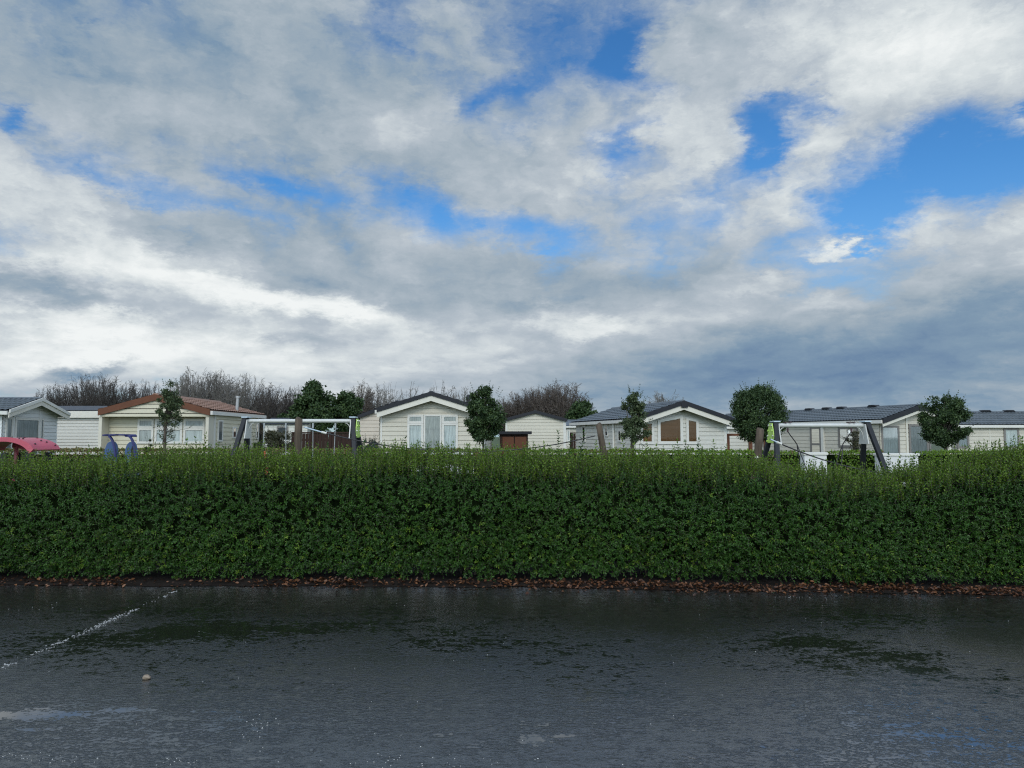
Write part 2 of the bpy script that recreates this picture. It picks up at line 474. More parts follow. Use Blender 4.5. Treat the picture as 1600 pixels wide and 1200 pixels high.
def asphalt_mat():
    m, t, b = new_mat('wet_asphalt')
    pos = t.n('ShaderNodeTexCoord').outputs['Object']
    agg = t.noise(pos, 95, 3, 0.6)
    vor = t.n('ShaderNodeTexVoronoi'); vor.inputs['Scale'].default_value = 70; t.put(vor.inputs['Vector'], pos)
    big = t.noise(pos, 0.55, 5, 0.6)
    # the fine drying pattern, stretched along the road
    mp = t.n('ShaderNodeMapping'); mp.inputs['Scale'].default_value = (0.55, 1.25, 1)
    mp.inputs['Rotation'].default_value = (0, 0, R(8))
    t.put(mp.inputs[0], pos)
    mid = t.noise(mp.outputs[0], 5.5, 7, 0.68)
    mid2 = t.noise(mp.outputs[0], 16, 5, 0.65)
    c = t.ramp(agg, [(0.36, (0.002, 0.002, 0.002)), (0.54, (0.009, 0.0089, 0.0087)), (0.68, (0.075, 0.074, 0.071))])
    c = t.mix(t.smooth(big, 0.42, 0.62), t.mix(0.35, c, (0.012, 0.010, 0.007)), c)
    # standing water
    w = None
    wn = t.m('MULTIPLY', t.m('SUBTRACT', t.noise(pos, 6.5, 8, 0.72), 0.5), 3.6)
    for (px, py, rx, ry, amp) in ((50, 1117, .42, .095, 1.1), (195, 1110, .24, .045, 1.05), (330, 1112, .28, .02, .75), (40, 1140, .14, .04, .7),
                             (835, 1155, .10, .10, .95), (880, 1150, .12, .03, .8), (375, 1170, .05, .09, .85), (170, 1160, .10, .03, .75),
                             (490, 1130, .16, .02, .72), (395, 1185, .2, .03, .6),
                             (1290, 1150, .3, .05, .45), (1080, 1140, .15, .05, .45), (600, 1150, .6, .06, .4), (1400, 1110, .5, .05, .3)):
        g = G(px, py)
        v = t.vm('MULTIPLY_ADD', pos, (1 / rx, 1 / ry, 0), (-g.x / rx, -g.y / ry, 0))
        dd = t.m('POWER', 0.45, t.vm('DOT_PRODUCT', v, v))
        dd = t.m('MULTIPLY', dd, amp)
        w = dd if w is None else t.m('MAXIMUM', w, dd)
    mp2 = t.n('ShaderNodeMapping'); mp2.inputs['Scale'].default_value = (0.8, 1.15, 1); t.put(mp2.inputs[0], pos)
    coarse = t.noise(mp2.outputs[0], 34, 5, 0.66)
    lumps = t.noise(mp2.outputs[0], 11, 6, 0.62)
    hsurf = t.m('ADD', t.m('MULTIPLY', coarse, .55), t.m('MULTIPLY', lumps, .45))
    puddle = t.smooth(t.m('ADD', w, t.m('MULTIPLY_ADD', t.m('SUBTRACT', 0.5, hsurf), 4.2, t.m('MULTIPLY', wn, .25))), 0.60, 0.72)
    # water film lying in the hollows of the coarse surface; bare stone stands out of it
    # broad damp patches where the film closes over the stones
    pt = None
    for (px, py, rx, ry, amp) in ((430, 985, 1.3, .30, .9), (90, 1000, 1.0, .35, .8), (760, 1005, 1.2, .28, .6), (1270, 1005, .55, .22, .85), (1420, 1022, .45, .16, .9),
                                  (1500, 965, 1.2, .35, .8), (1440, 1046, .16, .05, .9), (1540, 1060, .22, .05, .8), (1000, 1040, .8, .12, .45), (250, 955, 1.6, .3, .5), (940, 1022, .5, .1, .6)):
        g = G(px, py)
        v = t.vm('MULTIPLY_ADD', pos, (1 / rx, 1 / ry, 0), (-g.x / rx, -g.y / ry, 0))
        dd = t.m('MULTIPLY', t.m('POWER', 0.45, t.vm('DOT_PRODUCT', v, v)), amp)
        pt = dd if pt is None else t.m('MAXIMUM', pt, dd)
    patch = t.m('ADD', t.m('MULTIPLY', pt, .125), t.m('MULTIPLY', t.m('SUBTRACT', big, .5), .55))
    level = t.m('ADD', t.m('ADD', patch, .462), t.m('MULTIPLY', t.m('SUBTRACT', mid, .5), .22))
    film = t.smooth(t.m('SUBTRACT', level, hsurf), -.05, .05)
    film = t.m('MAXIMUM', film, puddle)
    stone_c = t.mix(t.smooth(hsurf, .5, .64), c, t.mix(.6, c, (.05, .049, .046)))
    t.put(b.inputs['Base Color'], t.mix(film, stone_c, (0.0075, 0.0075, 0.0070)))
    rough = t.m('MULTIPLY_ADD', film, -0.07, 0.17)
    rough = t.m('MULTIPLY_ADD', puddle, -0.07, rough, clamp=True)
    t.put(b.inputs['Roughness'], t.m('MAXIMUM', rough, 0.03))
    b.inputs['IOR'].default_value = 2.75
    dryh = t.m('ADD', t.m('MULTIPLY', agg, 0.7), t.m('MULTIPLY', coarse, 1.2))
    weth = t.m('MULTIPLY', mid2, 0.28)
    hm = t.m('ADD', t.m('MULTIPLY', dryh, t.m('MULTIPLY_ADD', film, -.86, 1.0)), weth)
    bp = t.n('ShaderNodeBump'); bp.inputs['Distance'].default_value = 0.010
    t.put(bp.inputs['Strength'], t.m('MULTIPLY_ADD', puddle, -0.19, 0.23))
    t.put(bp.inputs['Height'], hm)
    t.put(b.inputs['Normal'], bp.outputs[0])
    return m


M['asphalt'] = asphalt_mat()
# road sheet with an uneven far edge
mb = MB()
xs = np.linspace(-30, 30, 241)
vs = [(x, -30, 0.0) for x in xs] + [(x, road_y(x), 0.0) for x in xs]
n = len(xs)
mb.add(vs, [(i, i + 1, n + i + 1, n + i) for i in range(n - 1)])
o = mb.build('road', M['asphalt']); o['kind'] = 'structure'
# soil strip under the hedge
mb = MB()
vs = []
for x in xs:
    y0 = road_y(x) - 0.05
    vs += [(x, y0, 0.004), (x, y0 + .16, 0.03), (x, y0 + .5, 0.05), (x, y0 + 2.2, 0.05)]
fs = [(4 * i + k, 4 * i + 4 + k, 4 * i + 5 + k, 4 * i + 1 + k) for i in range(n - 1) for k in range(3)]
mb.add(vs, fs)
o = mb.build('soil', M['soil']); o['kind'] = 'structure'

# fallen leaves along the hedge foot (uncountable)
lv = Leaves()
N = 9500
x = rng.uniform(-10, 10, N)
ry = np.array([road_y(a) for a in x])
dense = np.clip(.42 + 0.5 * np.tanh((x + 1.0) / 3) + .5 * wob(x * 1.7, 55), 0, 1)
off = rng.normal(0.035, .06, N) + .03 * wob(x * 2.2, 77)
off = np.where(rng.uniform(size=N) < .09, off - np.abs(rng.normal(0, .16, N)), off)
keep = (rng.uniform(size=N) < 0.12 + .8 * dense)
x, ry, off = x[keep], ry[keep], off[keep]; N = len(x)
z = np.where(off > 0, .012 + np.clip(off, 0, .3) * .16, .006) + rng.uniform(0, .03, N) * (off > 0)
base = np.stack([x, ry + off, z], 1)
a = rng.uniform(0, 6.28, N)
d = np.stack([np.cos(a), np.sin(a), rng.normal(.12, .3, N)], 1)
L = rng.uniform(.018, .055, N)
lv.add(base, d, unit(np.stack([rng.normal(0, .45, N), rng.normal(-.2, .45, N), np.ones(N)], 1)), L, L * rng.uniform(.4, .7, N), 0, droop=-.12, fold=.3)
o = lv.build('leaf_litter', [M['litter']])
tag(o, 'wet russet fallen leaves lying along the foot of the privet hedge', 'fallen leaves', kind='stuff')


# ------------------------------------------------------------------ worn parking line, grit, stone
def chips(name, pts, mat, size, zz, thick=0.002):
    V, F = [], []
    for (cx, cy, sc) in pts:
        k = random.randint(5, 7); b0 = len(V)
        for i in range(k):
            a = 2 * math.pi * i / k + random.uniform(-.3, .3); r = size * sc * random.uniform(.5, 1.2)
            V.append((cx + math.cos(a) * r * 1.2, cy + math.sin(a) * r, zz))
        for i in range(k):
            p = V[b0 + i]; V.append((cx + (p[0] - cx) * .8, cy + (p[1] - cy) * .8, zz + thick))
        F.append([b0 + k + i for i in range(k)])
        for i in range(k):
            F.append([b0 + i, b0 + (i + 1) % k, b0 + k + (i + 1) % k, b0 + k + i])
    m_ = MB(); m_.v = V; m_.f = F; m_.mi = [0] * len(F); m_.sm = [False] * len(F)
    return m_.build(name, mat)


pts = []
A, B = G(-60, 1072), G(283, 921)
segs = [(0.0, 1.0, 40, .55), (.1, .24, 34, .75), (.32, .80, 60, .6), (.42, .62, 24, .7), (0.60, 0.80, 80, 0.75), (0.915, .985, 20, .85)]
dirv = (B - A).normalized(); nrmv = Vector((-dirv.y, dirv.x, 0))
for (t0, t1, cnt, sc) in segs:
    for i in range(cnt):
        # parametrised so that screen fraction ~ fraction of pixels
        f = random.uniform(t0, t1)
        g = G(-60 + f * 343, 1072 - f * 151)
        q = g + nrmv * random.gauss(0, .022)
        pts.append((q.x, q.y, sc * random.uniform(.45, 1.3)))
o = chips('parking_line', pts, M['paint'], .0092, .0015); o['kind'] = 'structure'
pts = []
for i in range(100):
    px, py = random.uniform(-50, 1650), 930 + 270 * random.random() ** 1.4
    g = G(px, py); pts.append((g.x, g.y, random.uniform(.3, 1.0)))
for (px, py, cnt, rx, ry_) in ((390, 1150, 14, .12, .2), (25, 1182, 16, .10, .03), (620, 1190, 24, .14, .07), (1235, 933, 14, .09, .02), (270, 1190, 14, .06, .02),
                          (405, 1130, 12, .05, .05), (40, 950, 16, .5, .2), (730, 1195, 18, .4, .04), (110, 1185, 15, .2, .04)):
    g = G(px, py)
    for i in range(cnt): pts.append((random.gauss(g.x, rx), random.gauss(g.y, ry_), random.uniform(.4, 1.2)))
o = chips('white_grit', pts, M['grit'], .0036, .001, .0015)
tag(o, 'small white chips and shell grit scattered over the wet asphalt', 'grit', kind='stuff')

g = G(229, 1061)
bm = bmesh.new(); bmesh.ops.create_icosphere(bm, subdivisions=3, radius=.5)
for v in bm.verts:
    c = v.co
    k = 1 + .16 * math.sin(c.x * 7 + 1) * math.cos(c.y * 6) + .1 * math.sin(c.z * 9 + c.x * 5)
    v.co = Vector((c.x * .062 * k, c.y * .040 * k, max(c.z, -.32) * .038 * k))
for f in bm.faces: f.smooth = True
me = bpy.data.meshes.new('stone'); bm.to_mesh(me); bm.free()
o = link('stone', me, M['stone']); o.location = (g.x, g.y, .012); o.rotation_euler = (0, .12, .2)
tag(o, 'small tan pebble lying alone on the wet asphalt', 'stone')

# dry leaf by the road edge at right
# ------------------------------------------------------------------ front hedge
def hedge_h(x):
    return np.interp(x, [-14, -7, -5.2, -4, -2.2, -1.2, 0.6, 2.6, 3.2, 3.9, 4.6, 5.2, 5.9, 6.6, 14],
                     [1.28, 1.28, 1.30, 1.35, 1.36, 1.39, 1.36, 1.34, 1.25, 1.16, 1.16, 1.26, 1.39, 1.46, 1.46])


def hedge_front(x):
    return np.interp(x, [-14, -6.6, 0, 5.9, 14], [8.84, 8.84, 8.72, 8.36, 8.05])


PROF = np.array([[0.10, 0.05], [0.02, 0.22], [-0.03, 0.55], [-0.02, 0.9], [0.03, 1.10], [0.12, 1.24], [0.30, 1.35], [0.6, 1.41], [0.95, 1.42], [1.25, 1.36], [1.40, 1.15], [1.42, .7]])
plen = np.concatenate([[0], np.cumsum(np.linalg.norm(np.diff(PROF, axis=0), axis=1))])


def hedge_surface(x, s, inset=0.0):
    py = np.interp(s, plen, PROF[:, 0]); pz = np.interp(s, plen, PROF[:, 1])
    e = .03
    ty = np.interp(s + e, plen, PROF[:, 0]) - np.interp(s - e, plen, PROF[:, 0])
    tz = np.interp(s + e, plen, PROF[:, 1]) - np.interp(s - e, plen, PROF[:, 1])
    ln = np.sqrt(ty * ty + tz * tz); ny, nz = -tz / ln, ty / ln
    hs = hedge_h(x) / 1.42
    bul = .045 * wob(x * 2.1 + pz * 1.3, 3) + .04 * wob(pz * 4 + x * .6, 4) + .03 * wob(x * 6 - pz * 5, 9)
    y = hedge_front(x) + py + ny * (bul - inset)
    z = pz * hs + nz * (bul * .8 - inset)
    return np.stack([x, y, z], -1), np.stack([np.zeros_like(x), ny, nz], -1)


hedge = empty('privet_hedge', (0, 9.6, 0), 0, 'long clipped privet hedge with leafy green shoots along the wet asphalt', 'hedge')
lv = Leaves()
XW = 9.2
S_FRONT = plen[5]; S_TOP = plen[9]; S_END = plen[-1]


def hedge_layer(n, s0, s1, up, out, jit, length, pairs, leafL, mi, inset, stem):
    x = rng.uniform(-XW, XW, n); s = rng.uniform(s0, s1, n)
    p, nn = hedge_surface(x, s, inset)
    # uneven foot: drop some of the lowest sprigs
    low = p[:, 2] < (.10 + .06 * wob(x * 3.1, 21) + .05 * wob(x * 9, 22))
    p, nn = p[~low], nn[~low]; n = len(p)
    d = nn * out + np.array([0, 0, up]) + rng.normal(0, jit, (n, 3))
    young = mi if not callable(mi) else mi(p)
    p = p - np.array([0, hedge.location.y, 0])
    sprigs(lv, p, d, rng.uniform(length * .6, length * 1.3, n), pairs, leafL, young, stem)


def ymix(p):
    f = np.clip((p[:, 2] / (hedge_h(p[:, 0]) / 1.42) - 1.16) / .22, 0.02, .85)
    return (rng.uniform(size=len(p)) < f).astype(int)


hedge_layer(12000, 0.0, S_FRONT, .35, .75, .45, .12, 5, .038, ymix, .06, 2)
hedge_layer(2600, 0.0, plen[2], .15, .8, .5, .11, 5, .040, ymix, .03, 2)
hedge_layer(7000, S_FRONT - .1, S_TOP, .9, .35, .33, .15, 6, .040, ymix, .05, 2)
hedge_layer(3200, S_FRONT - .05, S_TOP - .1, 1.2, .1, .16, .21, 7, .044, 1, .01, 2)
hedge_layer(1200, S_TOP, S_END, .5, .7, .4, .14, 5, .045, 0, .05, 2)
hedge_layer(5000, 0.0, S_TOP, .3, .6, .7, .12, 4, .042, 0, .16, 2)
# small-leaved lighter regrowth near the foot
hedge_layer(1500, plen[1] - .05, plen[2] + .1, .3, .8, .5, .09, 4, .034, lambda p: (rng.uniform(size=len(p)) < .45 + .3 * wob(p[:, 0] * 2, 5)).astype(int), .02, 2)

# tall leaders standing clear of the top
tall = [(139, 697), (157, 701), (232, 700), (292, 687), (306, 683), (322, 677), (349, 698), (512, 694), (528, 700), (569, 690), (600, 696), (617, 687), (633, 684),
        (652, 688), (668, 698), (691, 697), (730, 695), (760, 700), (820, 696), (850, 692), (872, 673), (893, 680), (913, 673), (931, 690), (952, 694), (972, 685), (990, 694),
        (1010, 689), (1026, 696), (1058, 687), (1071, 690), (1092, 686), (1115, 689), (1135, 695), (1155, 704), (1273, 714), (1303, 722), (1388, 709), (1407, 711),
        (1430, 708), (1447, 713), (1522, 703), (1550, 694), (1562, 688), (1584, 682), (1597, 685), (40, 716), (95, 714), (420, 702), (450, 706), (1180, 712), (1232, 722), (1340, 722), (1490, 708)]
for (px, py) in tall:
    Y = random.uniform(9.2, 9.75)
    tip = P(px, py, Y)
    hh = float(hedge_h(tip.x))
    z0 = hh - .14
    ln = max(tip.z - z0, .16)
    lean = Vector((random.gauss(0, .10), random.gauss(0, .08), 1)).normalized()
    b0 = np.array([list(tip - lean * ln - Vector((0, hedge.location.y, 0)))])
    prs = max(5, int(ln / .031))
    sprigs(lv, b0, np.array([list(lean)]), np.array([ln]), prs, .078, 1 if random.random() < .55 else 0, 2, .95, .6, .40)
lv.build('foliage', [M['hedge_leaf'], M['hedge_young'], M['bark']], hedge)
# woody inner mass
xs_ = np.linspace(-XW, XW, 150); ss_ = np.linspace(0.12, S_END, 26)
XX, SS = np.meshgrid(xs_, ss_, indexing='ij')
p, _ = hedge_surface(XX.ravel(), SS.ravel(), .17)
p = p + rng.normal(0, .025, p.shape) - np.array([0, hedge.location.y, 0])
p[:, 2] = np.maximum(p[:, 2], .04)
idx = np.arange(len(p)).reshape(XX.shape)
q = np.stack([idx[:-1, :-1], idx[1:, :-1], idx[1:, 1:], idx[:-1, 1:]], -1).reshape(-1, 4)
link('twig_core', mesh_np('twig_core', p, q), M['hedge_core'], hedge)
lv = Leaves()
n = 900
x = rng.uniform(-XW, XW, n)
a = np.stack([x, hedge_front(x) + rng.uniform(.32, .95, n) - hedge.location.y, np.zeros(n)], 1)
b = a + np.stack([rng.normal(0, .12, n), rng.normal(.05, .08, n), rng.uniform(.25, .5, n)], 1)
lv.tubes(a, b, rng.uniform(.005, .014, n))
lv.build('woody_base', [M['bark']], hedge)


# ------------------------------------------------------------------ houses
def roof_slope(mb, a0, a1, b0, b1, mi=0, pitch=.34, wave=.2, thick=.06, tile=True):
    """tiled slope; a0-a1 eave edge, b0-b1 ridge edge (Vectors)"""
    a0, a1, b0, b1 = map(Vector, (a0, a1, b0, b1))
    L = (a1 - a0).length; S = (b0 - a0).length
    nrm = (a1 - a0).cross(b0 - a0).normalized()
    if nrm.z < 0: nrm = -nrm
    rows = max(2, int(round(S / pitch))); cols = int(max(2, L / wave * 4)) if tile else 2
    vs, fs = [], []
    for r in range(rows):
        for e in (0, 1):
            f = (r + e) / rows
            lift = (0.034 if e == 0 else 0.0) if tile else 0.01
            for c in range(cols + 1):
                g = c / cols
                p = (a0.lerp(a1, g)).lerp(b0.lerp(b1, g), f)
                w = .014 * math.cos(g * L / wave * 2 * math.pi) if tile else 0
                vs.append(p + nrm * (thick + lift + w))
    C = cols + 1
    for k in range(2 * rows - 1):
        for c in range(cols):
            fs.append((k * C + c, k * C + c + 1, (k + 1) * C + c + 1, (k + 1) * C + c))
    mb.add(vs, fs, mi)
    # underside and edges
    u = [a0, a1, b1, b0]
    lo = [p + nrm * 0.0 for p in u]; hi = [p + nrm * (thick - .012) for p in u]
    mb.add(lo + hi, [(0, 1, 2, 3), (0, 4, 5, 1), (1, 5, 6, 2), (3, 2, 6, 7), (0, 3, 7, 4)], mi)


def siding(mb, a, b, z0, ztop, out, pitch=.165, gap=.026, depth=.030, clip=None):
    """lap boards on the wall a->b (2D points); ztop(f)=height limit; clip(z)->(f0,f1)"""
    a, b, out = Vector((*a, 0)), Vector((*b, 0)), Vector((*out, 0))
    z = z0
    prof = []
    while z < ztop - 1e-3:
        z1 = min(z + pitch, ztop)
        prof += [(0.0, z), (0.0, min(z + gap, z1)), (depth, min(z + gap, z1)), (depth * .75, z1)]
        z = z1
    vs, fs = [], []
    for (o_, zz) in prof:
        f0, f1 = clip(zz) if clip else (0, 1)
        vs.append(a.lerp(b, f0) + out * o_ + Vector((0, 0, zz)))
        vs.append(a.lerp(b, f1) + out * o_ + Vector((0, 0, zz)))
    for i in range(len(prof) - 1):
        fs.append((2 * i, 2 * i + 1, 2 * i + 3, 2 * i + 2))
    mb.add(vs, fs)


class House:
    """local frame: x across the gable (front gable at y=0, facing -y), y back, z up"""
    def __init__(self, name, loc, yaw, w, L, eave, ridge, wall, label, cat='holiday home', z0=.35, over=.22, side_over=.18, board=.165, group='holiday homes beyond the hedges'):
        self.e = empty(name, loc, yaw, label, cat, group)
        self.w, self.L, self.eave, self.ridge, self.z0 = w, L, eave, ridge, z0
        self.over, self.so = over, side_over
        h = w / 2
        mb = MB()
        rise = ridge - eave
        # inner shell
        mb.prism([(-h + .004, z0), (h - .004, z0), (h - .004, eave), (0, ridge - .004), (-h + .004, eave)], .004, L - .004)
        def clip(zz):
            if zz <= eave: return (0, 1)
            k = min((zz - eave) / rise, 1) * .5
            return (k, 1 - k)
        siding(mb, (-h, 0), (h, 0), z0, ridge, (0, -1), board, clip=clip)
        siding(mb, (h, L), (-h, L), z0, ridge, (0, 1), board, clip=clip)
        siding(mb, (h, 0), (h, L), z0, eave, (1, 0), board)
        siding(mb, (-h, L), (-h, 0), z0, eave, (-1, 0), board)
        mb.build('wall', M[wall], self.e)
        mb = MB()
        mb.box2((-h + .1, .1, 0), (h - .1, L - .1, z0 - .002))
        mb.build('skirt', M['trim_taupe'], self.e)

    def roof(self, mat, pitch=.34, thick=.07, tile=True, ridge_cap=True, trim=None):
        h, o, so, L = self.w / 2, self.over, self.so, self.L
        sl = (self.ridge - self.eave) / h
        ez = self.eave - sl * so
        mb = MB()
        for s in (-1, 1):
            roof_slope(mb, (s * (h + so), -o, ez + .03), (s * (h + so), L + o, ez + .03), (0, -o, self.ridge + .03), (0, L + o, self.ridge + .03), pitch=pitch, thick=thick, tile=tile)
        r = mb.build('roof', M[mat], self.e)
        if ridge_cap:
            mb = MB()
            n_ = int((L + 2 * o) / .35)
            for i in range(n_):
                y0 = -o + i * (L + 2 * o) / n_; y1 = -o + (i + 1) * (L + 2 * o) / n_ - .006
                zt = self.ridge + .03 + thick + .035
                mb.prism([(-.12, zt - .04), (-.05, zt + .02), (.05, zt + .02), (.12, zt - .04)], y0, y1)
            mb.build('ridge_cap', M[mat if trim is None else trim], r)
        return r

    def barge(self, mat, height=.2, thick=.04, drop=0.0, yoff=0.0, name='bargeboard', back=False):
        """boards following the gable slope"""
        h, o, so = self.w / 2, self.over, self.so
        sl = (self.ridge - self.eave) / h
        for (yy, do) in ((-o - thick - .002 - yoff, True), (self.L + o + .002, back)):
            if not do: continue
            for s in (-1, 1):
                mb = MB()
                z1 = self.ridge + .10 - drop; z2 = self.eave - sl * so + .10 - drop
                poly = [(s * .001, z1), (s * (h + so), z2), (s * (h + so), z2 - height), (s * .001, z1 - height)]
                mb.prism(poly, yy, yy + thick)
                mb.build(name, M[mat], self.e)

    def soffit(self, mat):
        h, o, so = self.w / 2, self.over, self.so

    def gutters(self, mat='trim_white', sides=(-1, 1), hgt=.11):
        h, o, so = self.w / 2, self.over, self.so
        sl = (self.ridge - self.eave) / h
        for s in sides:
            mb = MB()
            x = s * (h + so + .035); z = self.eave - sl * so + .04
            mb.box2((x - .05, -o, z - hgt), (x + .05, self.L + o, z + .02))
            mb.build('gutter', M[mat], self.e)

    def corners(self, mat='trim_white', which=((-1, 0), (1, 0), (1, 1), (-1, 1)), wd=.09):
        h = self.w / 2
        for (s, k) in which:
            mb = MB()
            y = 0 if k == 0 else self.L
            sgn = -1 if k == 0 else 1
            x = s * h
            mb.box2((x - (wd if s > 0 else -.034 - 0), y + sgn * .034, self.z0), (x + (.034 if s > 0 else wd), y - sgn * wd, self.eave - .01))
            mb.build('corner_trim', M[mat], self.e)

    def window(self, wall, a, b, z0, z1, frame='trim_white', fw=.07, curtain='curtain', bars=(), vbars=(), name='window', top=None, pleat=True, proud=.042):
        """wall: front / right / left; a..b along it; top: optional second height (sloping head, left z1 -> right top)"""
        h, L = self.w / 2, self.L
        if top is None: top = z1
        def pt(u, z, o_):
            if wall == 'front': return Vector((u, -o_, z))
            if wall == 'right': return Vector((h + o_, u, z))
            if wall == 'left': return Vector((-h - o_, u, z))
        def zt(u): return z1 + (top - z1) * (u - a) / (b - a)
        mb = MB()
        d0, d1 = .018, proud + .026
        def ring(outer, inner):
            n_ = len(outer)
            vs = [pt(u, z, d1) for u, z in outer] + [pt(u, z, d1) for u, z in inner] + [pt(u, z, d0) for u, z in outer] + [pt(u, z, d0) for u, z in inner]
            fs = []
            for i in range(n_):
                j = (i + 1) % n_
                fs += [(i, j, n_ + j, n_ + i), (2 * n_ + i, 3 * n_ + i, 3 * n_ + j, 2 * n_ + j), (i, 2 * n_ + i, 2 * n_ + j, j), (n_ + i, n_ + j, 3 * n_ + j, 3 * n_ + i)]
            mb.add(vs, fs)
        ring([(a, z0), (b, z0), (b, zt(b)), (a, zt(a))], [(a + fw, z0 + fw), (b - fw, z0 + fw), (b - fw, zt(b - fw) - fw), (a + fw, zt(a + fw) - fw)])
        for zb in bars:
            mb.add([pt(u, z, o_) for o_ in (d0, d1 - .004) for (u, z) in ((a + fw, zb - fw * .5), (b - fw, zb - fw * .5), (b - fw, zb + fw * .5), (a + fw, zb + fw * .5))],
                   [(4, 5, 6, 7), (0, 1, 5, 4), (3, 7, 6, 2)])
        for vb in vbars:
            zz = zt(vb) - fw
            mb.add([pt(u, z, o_) for o_ in (d0, d1 - .002) for (u, z) in ((vb - fw * .5, z0 + fw), (vb + fw * .5, z0 + fw), (vb + fw * .5, zz), (vb - fw * .5, zz))],
                   [(4, 5, 6, 7), (1, 2, 6, 5), (0, 4, 7, 3)])
        win = mb.build(name, M[frame], self.e)
        # curtain behind the glass, pleated
        cm = MB()
        aa, bb = a + fw * .8, b - fw * .8
        nseg = max(6, int((bb - aa) / .028)) if pleat else 1
        vs = []
        ph = random.uniform(0, 6)
        for i in range(nseg + 1):
            u = aa + (bb - aa) * i / nseg
            w_ = .0415 + (.0055 * math.sin(u * 46 + ph + 1.3 * math.sin(u * 11)) if pleat else 0)
            vs.append(pt(u, z0 + fw * .8, w_)); vs.append(pt(u, zt(u) - fw * .8, w_))
        cm.add(vs, [(2 * i, 2 * i + 2, 2 * i + 3, 2 * i + 1) for i in range(nseg)], 0, True)
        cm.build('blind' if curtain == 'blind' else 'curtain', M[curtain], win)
        gm = MB()
        gm.add([pt(aa, z0 + fw * .8, .052), pt(bb, z0 + fw * .8, .052), pt(bb, zt(bb) - fw * .8, .052), pt(aa, zt(aa) - fw * .8, .052)], [(0, 1, 2, 3)])
        gm.build('pane', M['glass'], win)
        return win


def slats(win_obj, house, wall, a, b, z0, z1, mat, step=.05):
    pass


# --- E: centre home
YE = 28.0
xl, xr = X_at(591, YE), X_at(758, YE)
hE = House('holiday_home', ((xl + xr) / 2, YE, 0), 0, xr - xl - .10, 10, Z_at(643, YE), Z_at(618, YE), 'siding_cream',
           'cream gabled holiday home with dark roof edge and grey curtains behind tall white framed panes', over=.34, side_over=.05, board=.17)
hE.roof('roof_dark')
hE.barge('trim_dark', .15, .05, -.03, .03, name='roof_edge')
hE.barge('trim_cream', .20, .04, .12)
hE.corners('trim_white', ((-1, 0), (1, 0)))
hE.gutters('trim_white', (-1,))
k = YE / FPX
def ex(px): return X_at(px, YE) - hE.e.location.x
zT, zB = Z_at(648, YE), .55
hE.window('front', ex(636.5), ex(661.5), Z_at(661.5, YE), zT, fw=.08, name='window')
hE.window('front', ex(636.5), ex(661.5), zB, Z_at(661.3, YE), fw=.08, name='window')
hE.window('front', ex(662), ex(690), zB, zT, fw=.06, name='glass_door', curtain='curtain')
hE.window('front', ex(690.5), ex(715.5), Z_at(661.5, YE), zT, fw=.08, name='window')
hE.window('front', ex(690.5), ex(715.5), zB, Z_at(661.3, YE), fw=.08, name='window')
mb = MB()
p = P(732, 624, YE + 3) - hE.e.location
mb.tube([(p.x, 3, p.z - .55), (p.x, 3, p.z + .02)], .055, 10); mb.tube([(p.x, 3, p.z), (p.x, 3, p.z + .06), (p.x, 3, p.z + .16), (p.x, 3, p.z + .2)], [.1, .11, .07, .02], 10)
mb.build('flue', M['trim_dark'], hE.e)

# --- C: brown roofed home
YC = 26.0
xl, xr = X_at(158, YC), X_at(325, YC)
hC = House('holiday_home', ((xl + xr) / 2, YC + .45, 0), 0, xr - xl, 4.6, Z_at(644, YC), Z_at(621.5, YC), 'siding_yellow',
           'cream holiday home with an orange brown roof and a pale grey flue pipe', over=.55, side_over=.08, board=.15)
hC.roof('roof_brown', tile=True)
hC.barge('trim_brown', .22, .05, -.02)
hC.gutters('trim_white', (1, -1))
hC.corners('trim_white', ((1, 0), (1, 1)))
hw = hC.w / 2
# projecting gable panel and its posts
mb = MB()
sl = (hC.ridge - hC.eave) / hw
zpb = Z_at(651, YC)
def clipC(zz):
    if zz <= hC.eave: return (0, 1)
    kk = min((zz - hC.eave) / (hC.ridge - hC.eave), 1) * .5
    return (kk, 1 - kk)
mb.prism([(-hw - .02, zpb), (hw + .02, zpb), (hw + .02, hC.eave - .02), (0, hC.ridge - .02), (-hw - .02, hC.eave - .02)], -.50, -.06)
siding(mb, (-hw - .02, -.50), (hw + .02, -.50), zpb + .1, hC.ridge, (0, -1), .16, clip=clipC)
mb.box2((-hw - .03, -.53, zpb), (hw + .03, -.50, zpb + .1))
mb.build('gable_panel', M['siding_yellow'], hC.e)
for s in (-1, 1):
    mb = MB(); mb.box2((s * hw - .09, -.5, .3), (s * hw + .02, -.04, zpb - .002)); mb.build('side_panel', M['siding_cream'], hC.e)
def cx(px): return X_at(px, YC + .45) - hC.e.location.x
for (a, b) in ((215, 240), (242, 285), (287, 320)):
    za, zb_ = Z_at(693, YC + .45), Z_at(654.5, YC + .45)
    zm = Z_at(669, YC + .45)
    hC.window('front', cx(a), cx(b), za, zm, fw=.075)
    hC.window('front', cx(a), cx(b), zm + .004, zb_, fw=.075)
def side_u(px, house, sx):
    """local y on a long wall (unrotated house) seen at px"""
    X = house.e.location.x + sx * house.w / 2
    d = ray(px, 670)
    return X * d[1] / d[0] - house.e.location.y
for (a, b, ya, yb) in ((338.5, 346, 690, 656), (361.5, 368, 685, 667), (398.5, 402.5, 686, 661)):
    u0, u1 = side_u(a, hC, 1), side_u(b, hC, 1)
    um = hC.e.location.y + (u0 + u1) / 2
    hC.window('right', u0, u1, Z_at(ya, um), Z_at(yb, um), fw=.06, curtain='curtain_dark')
u0, u1 = side_u(384, hC, 1), side_u(390.5, hC, 1)
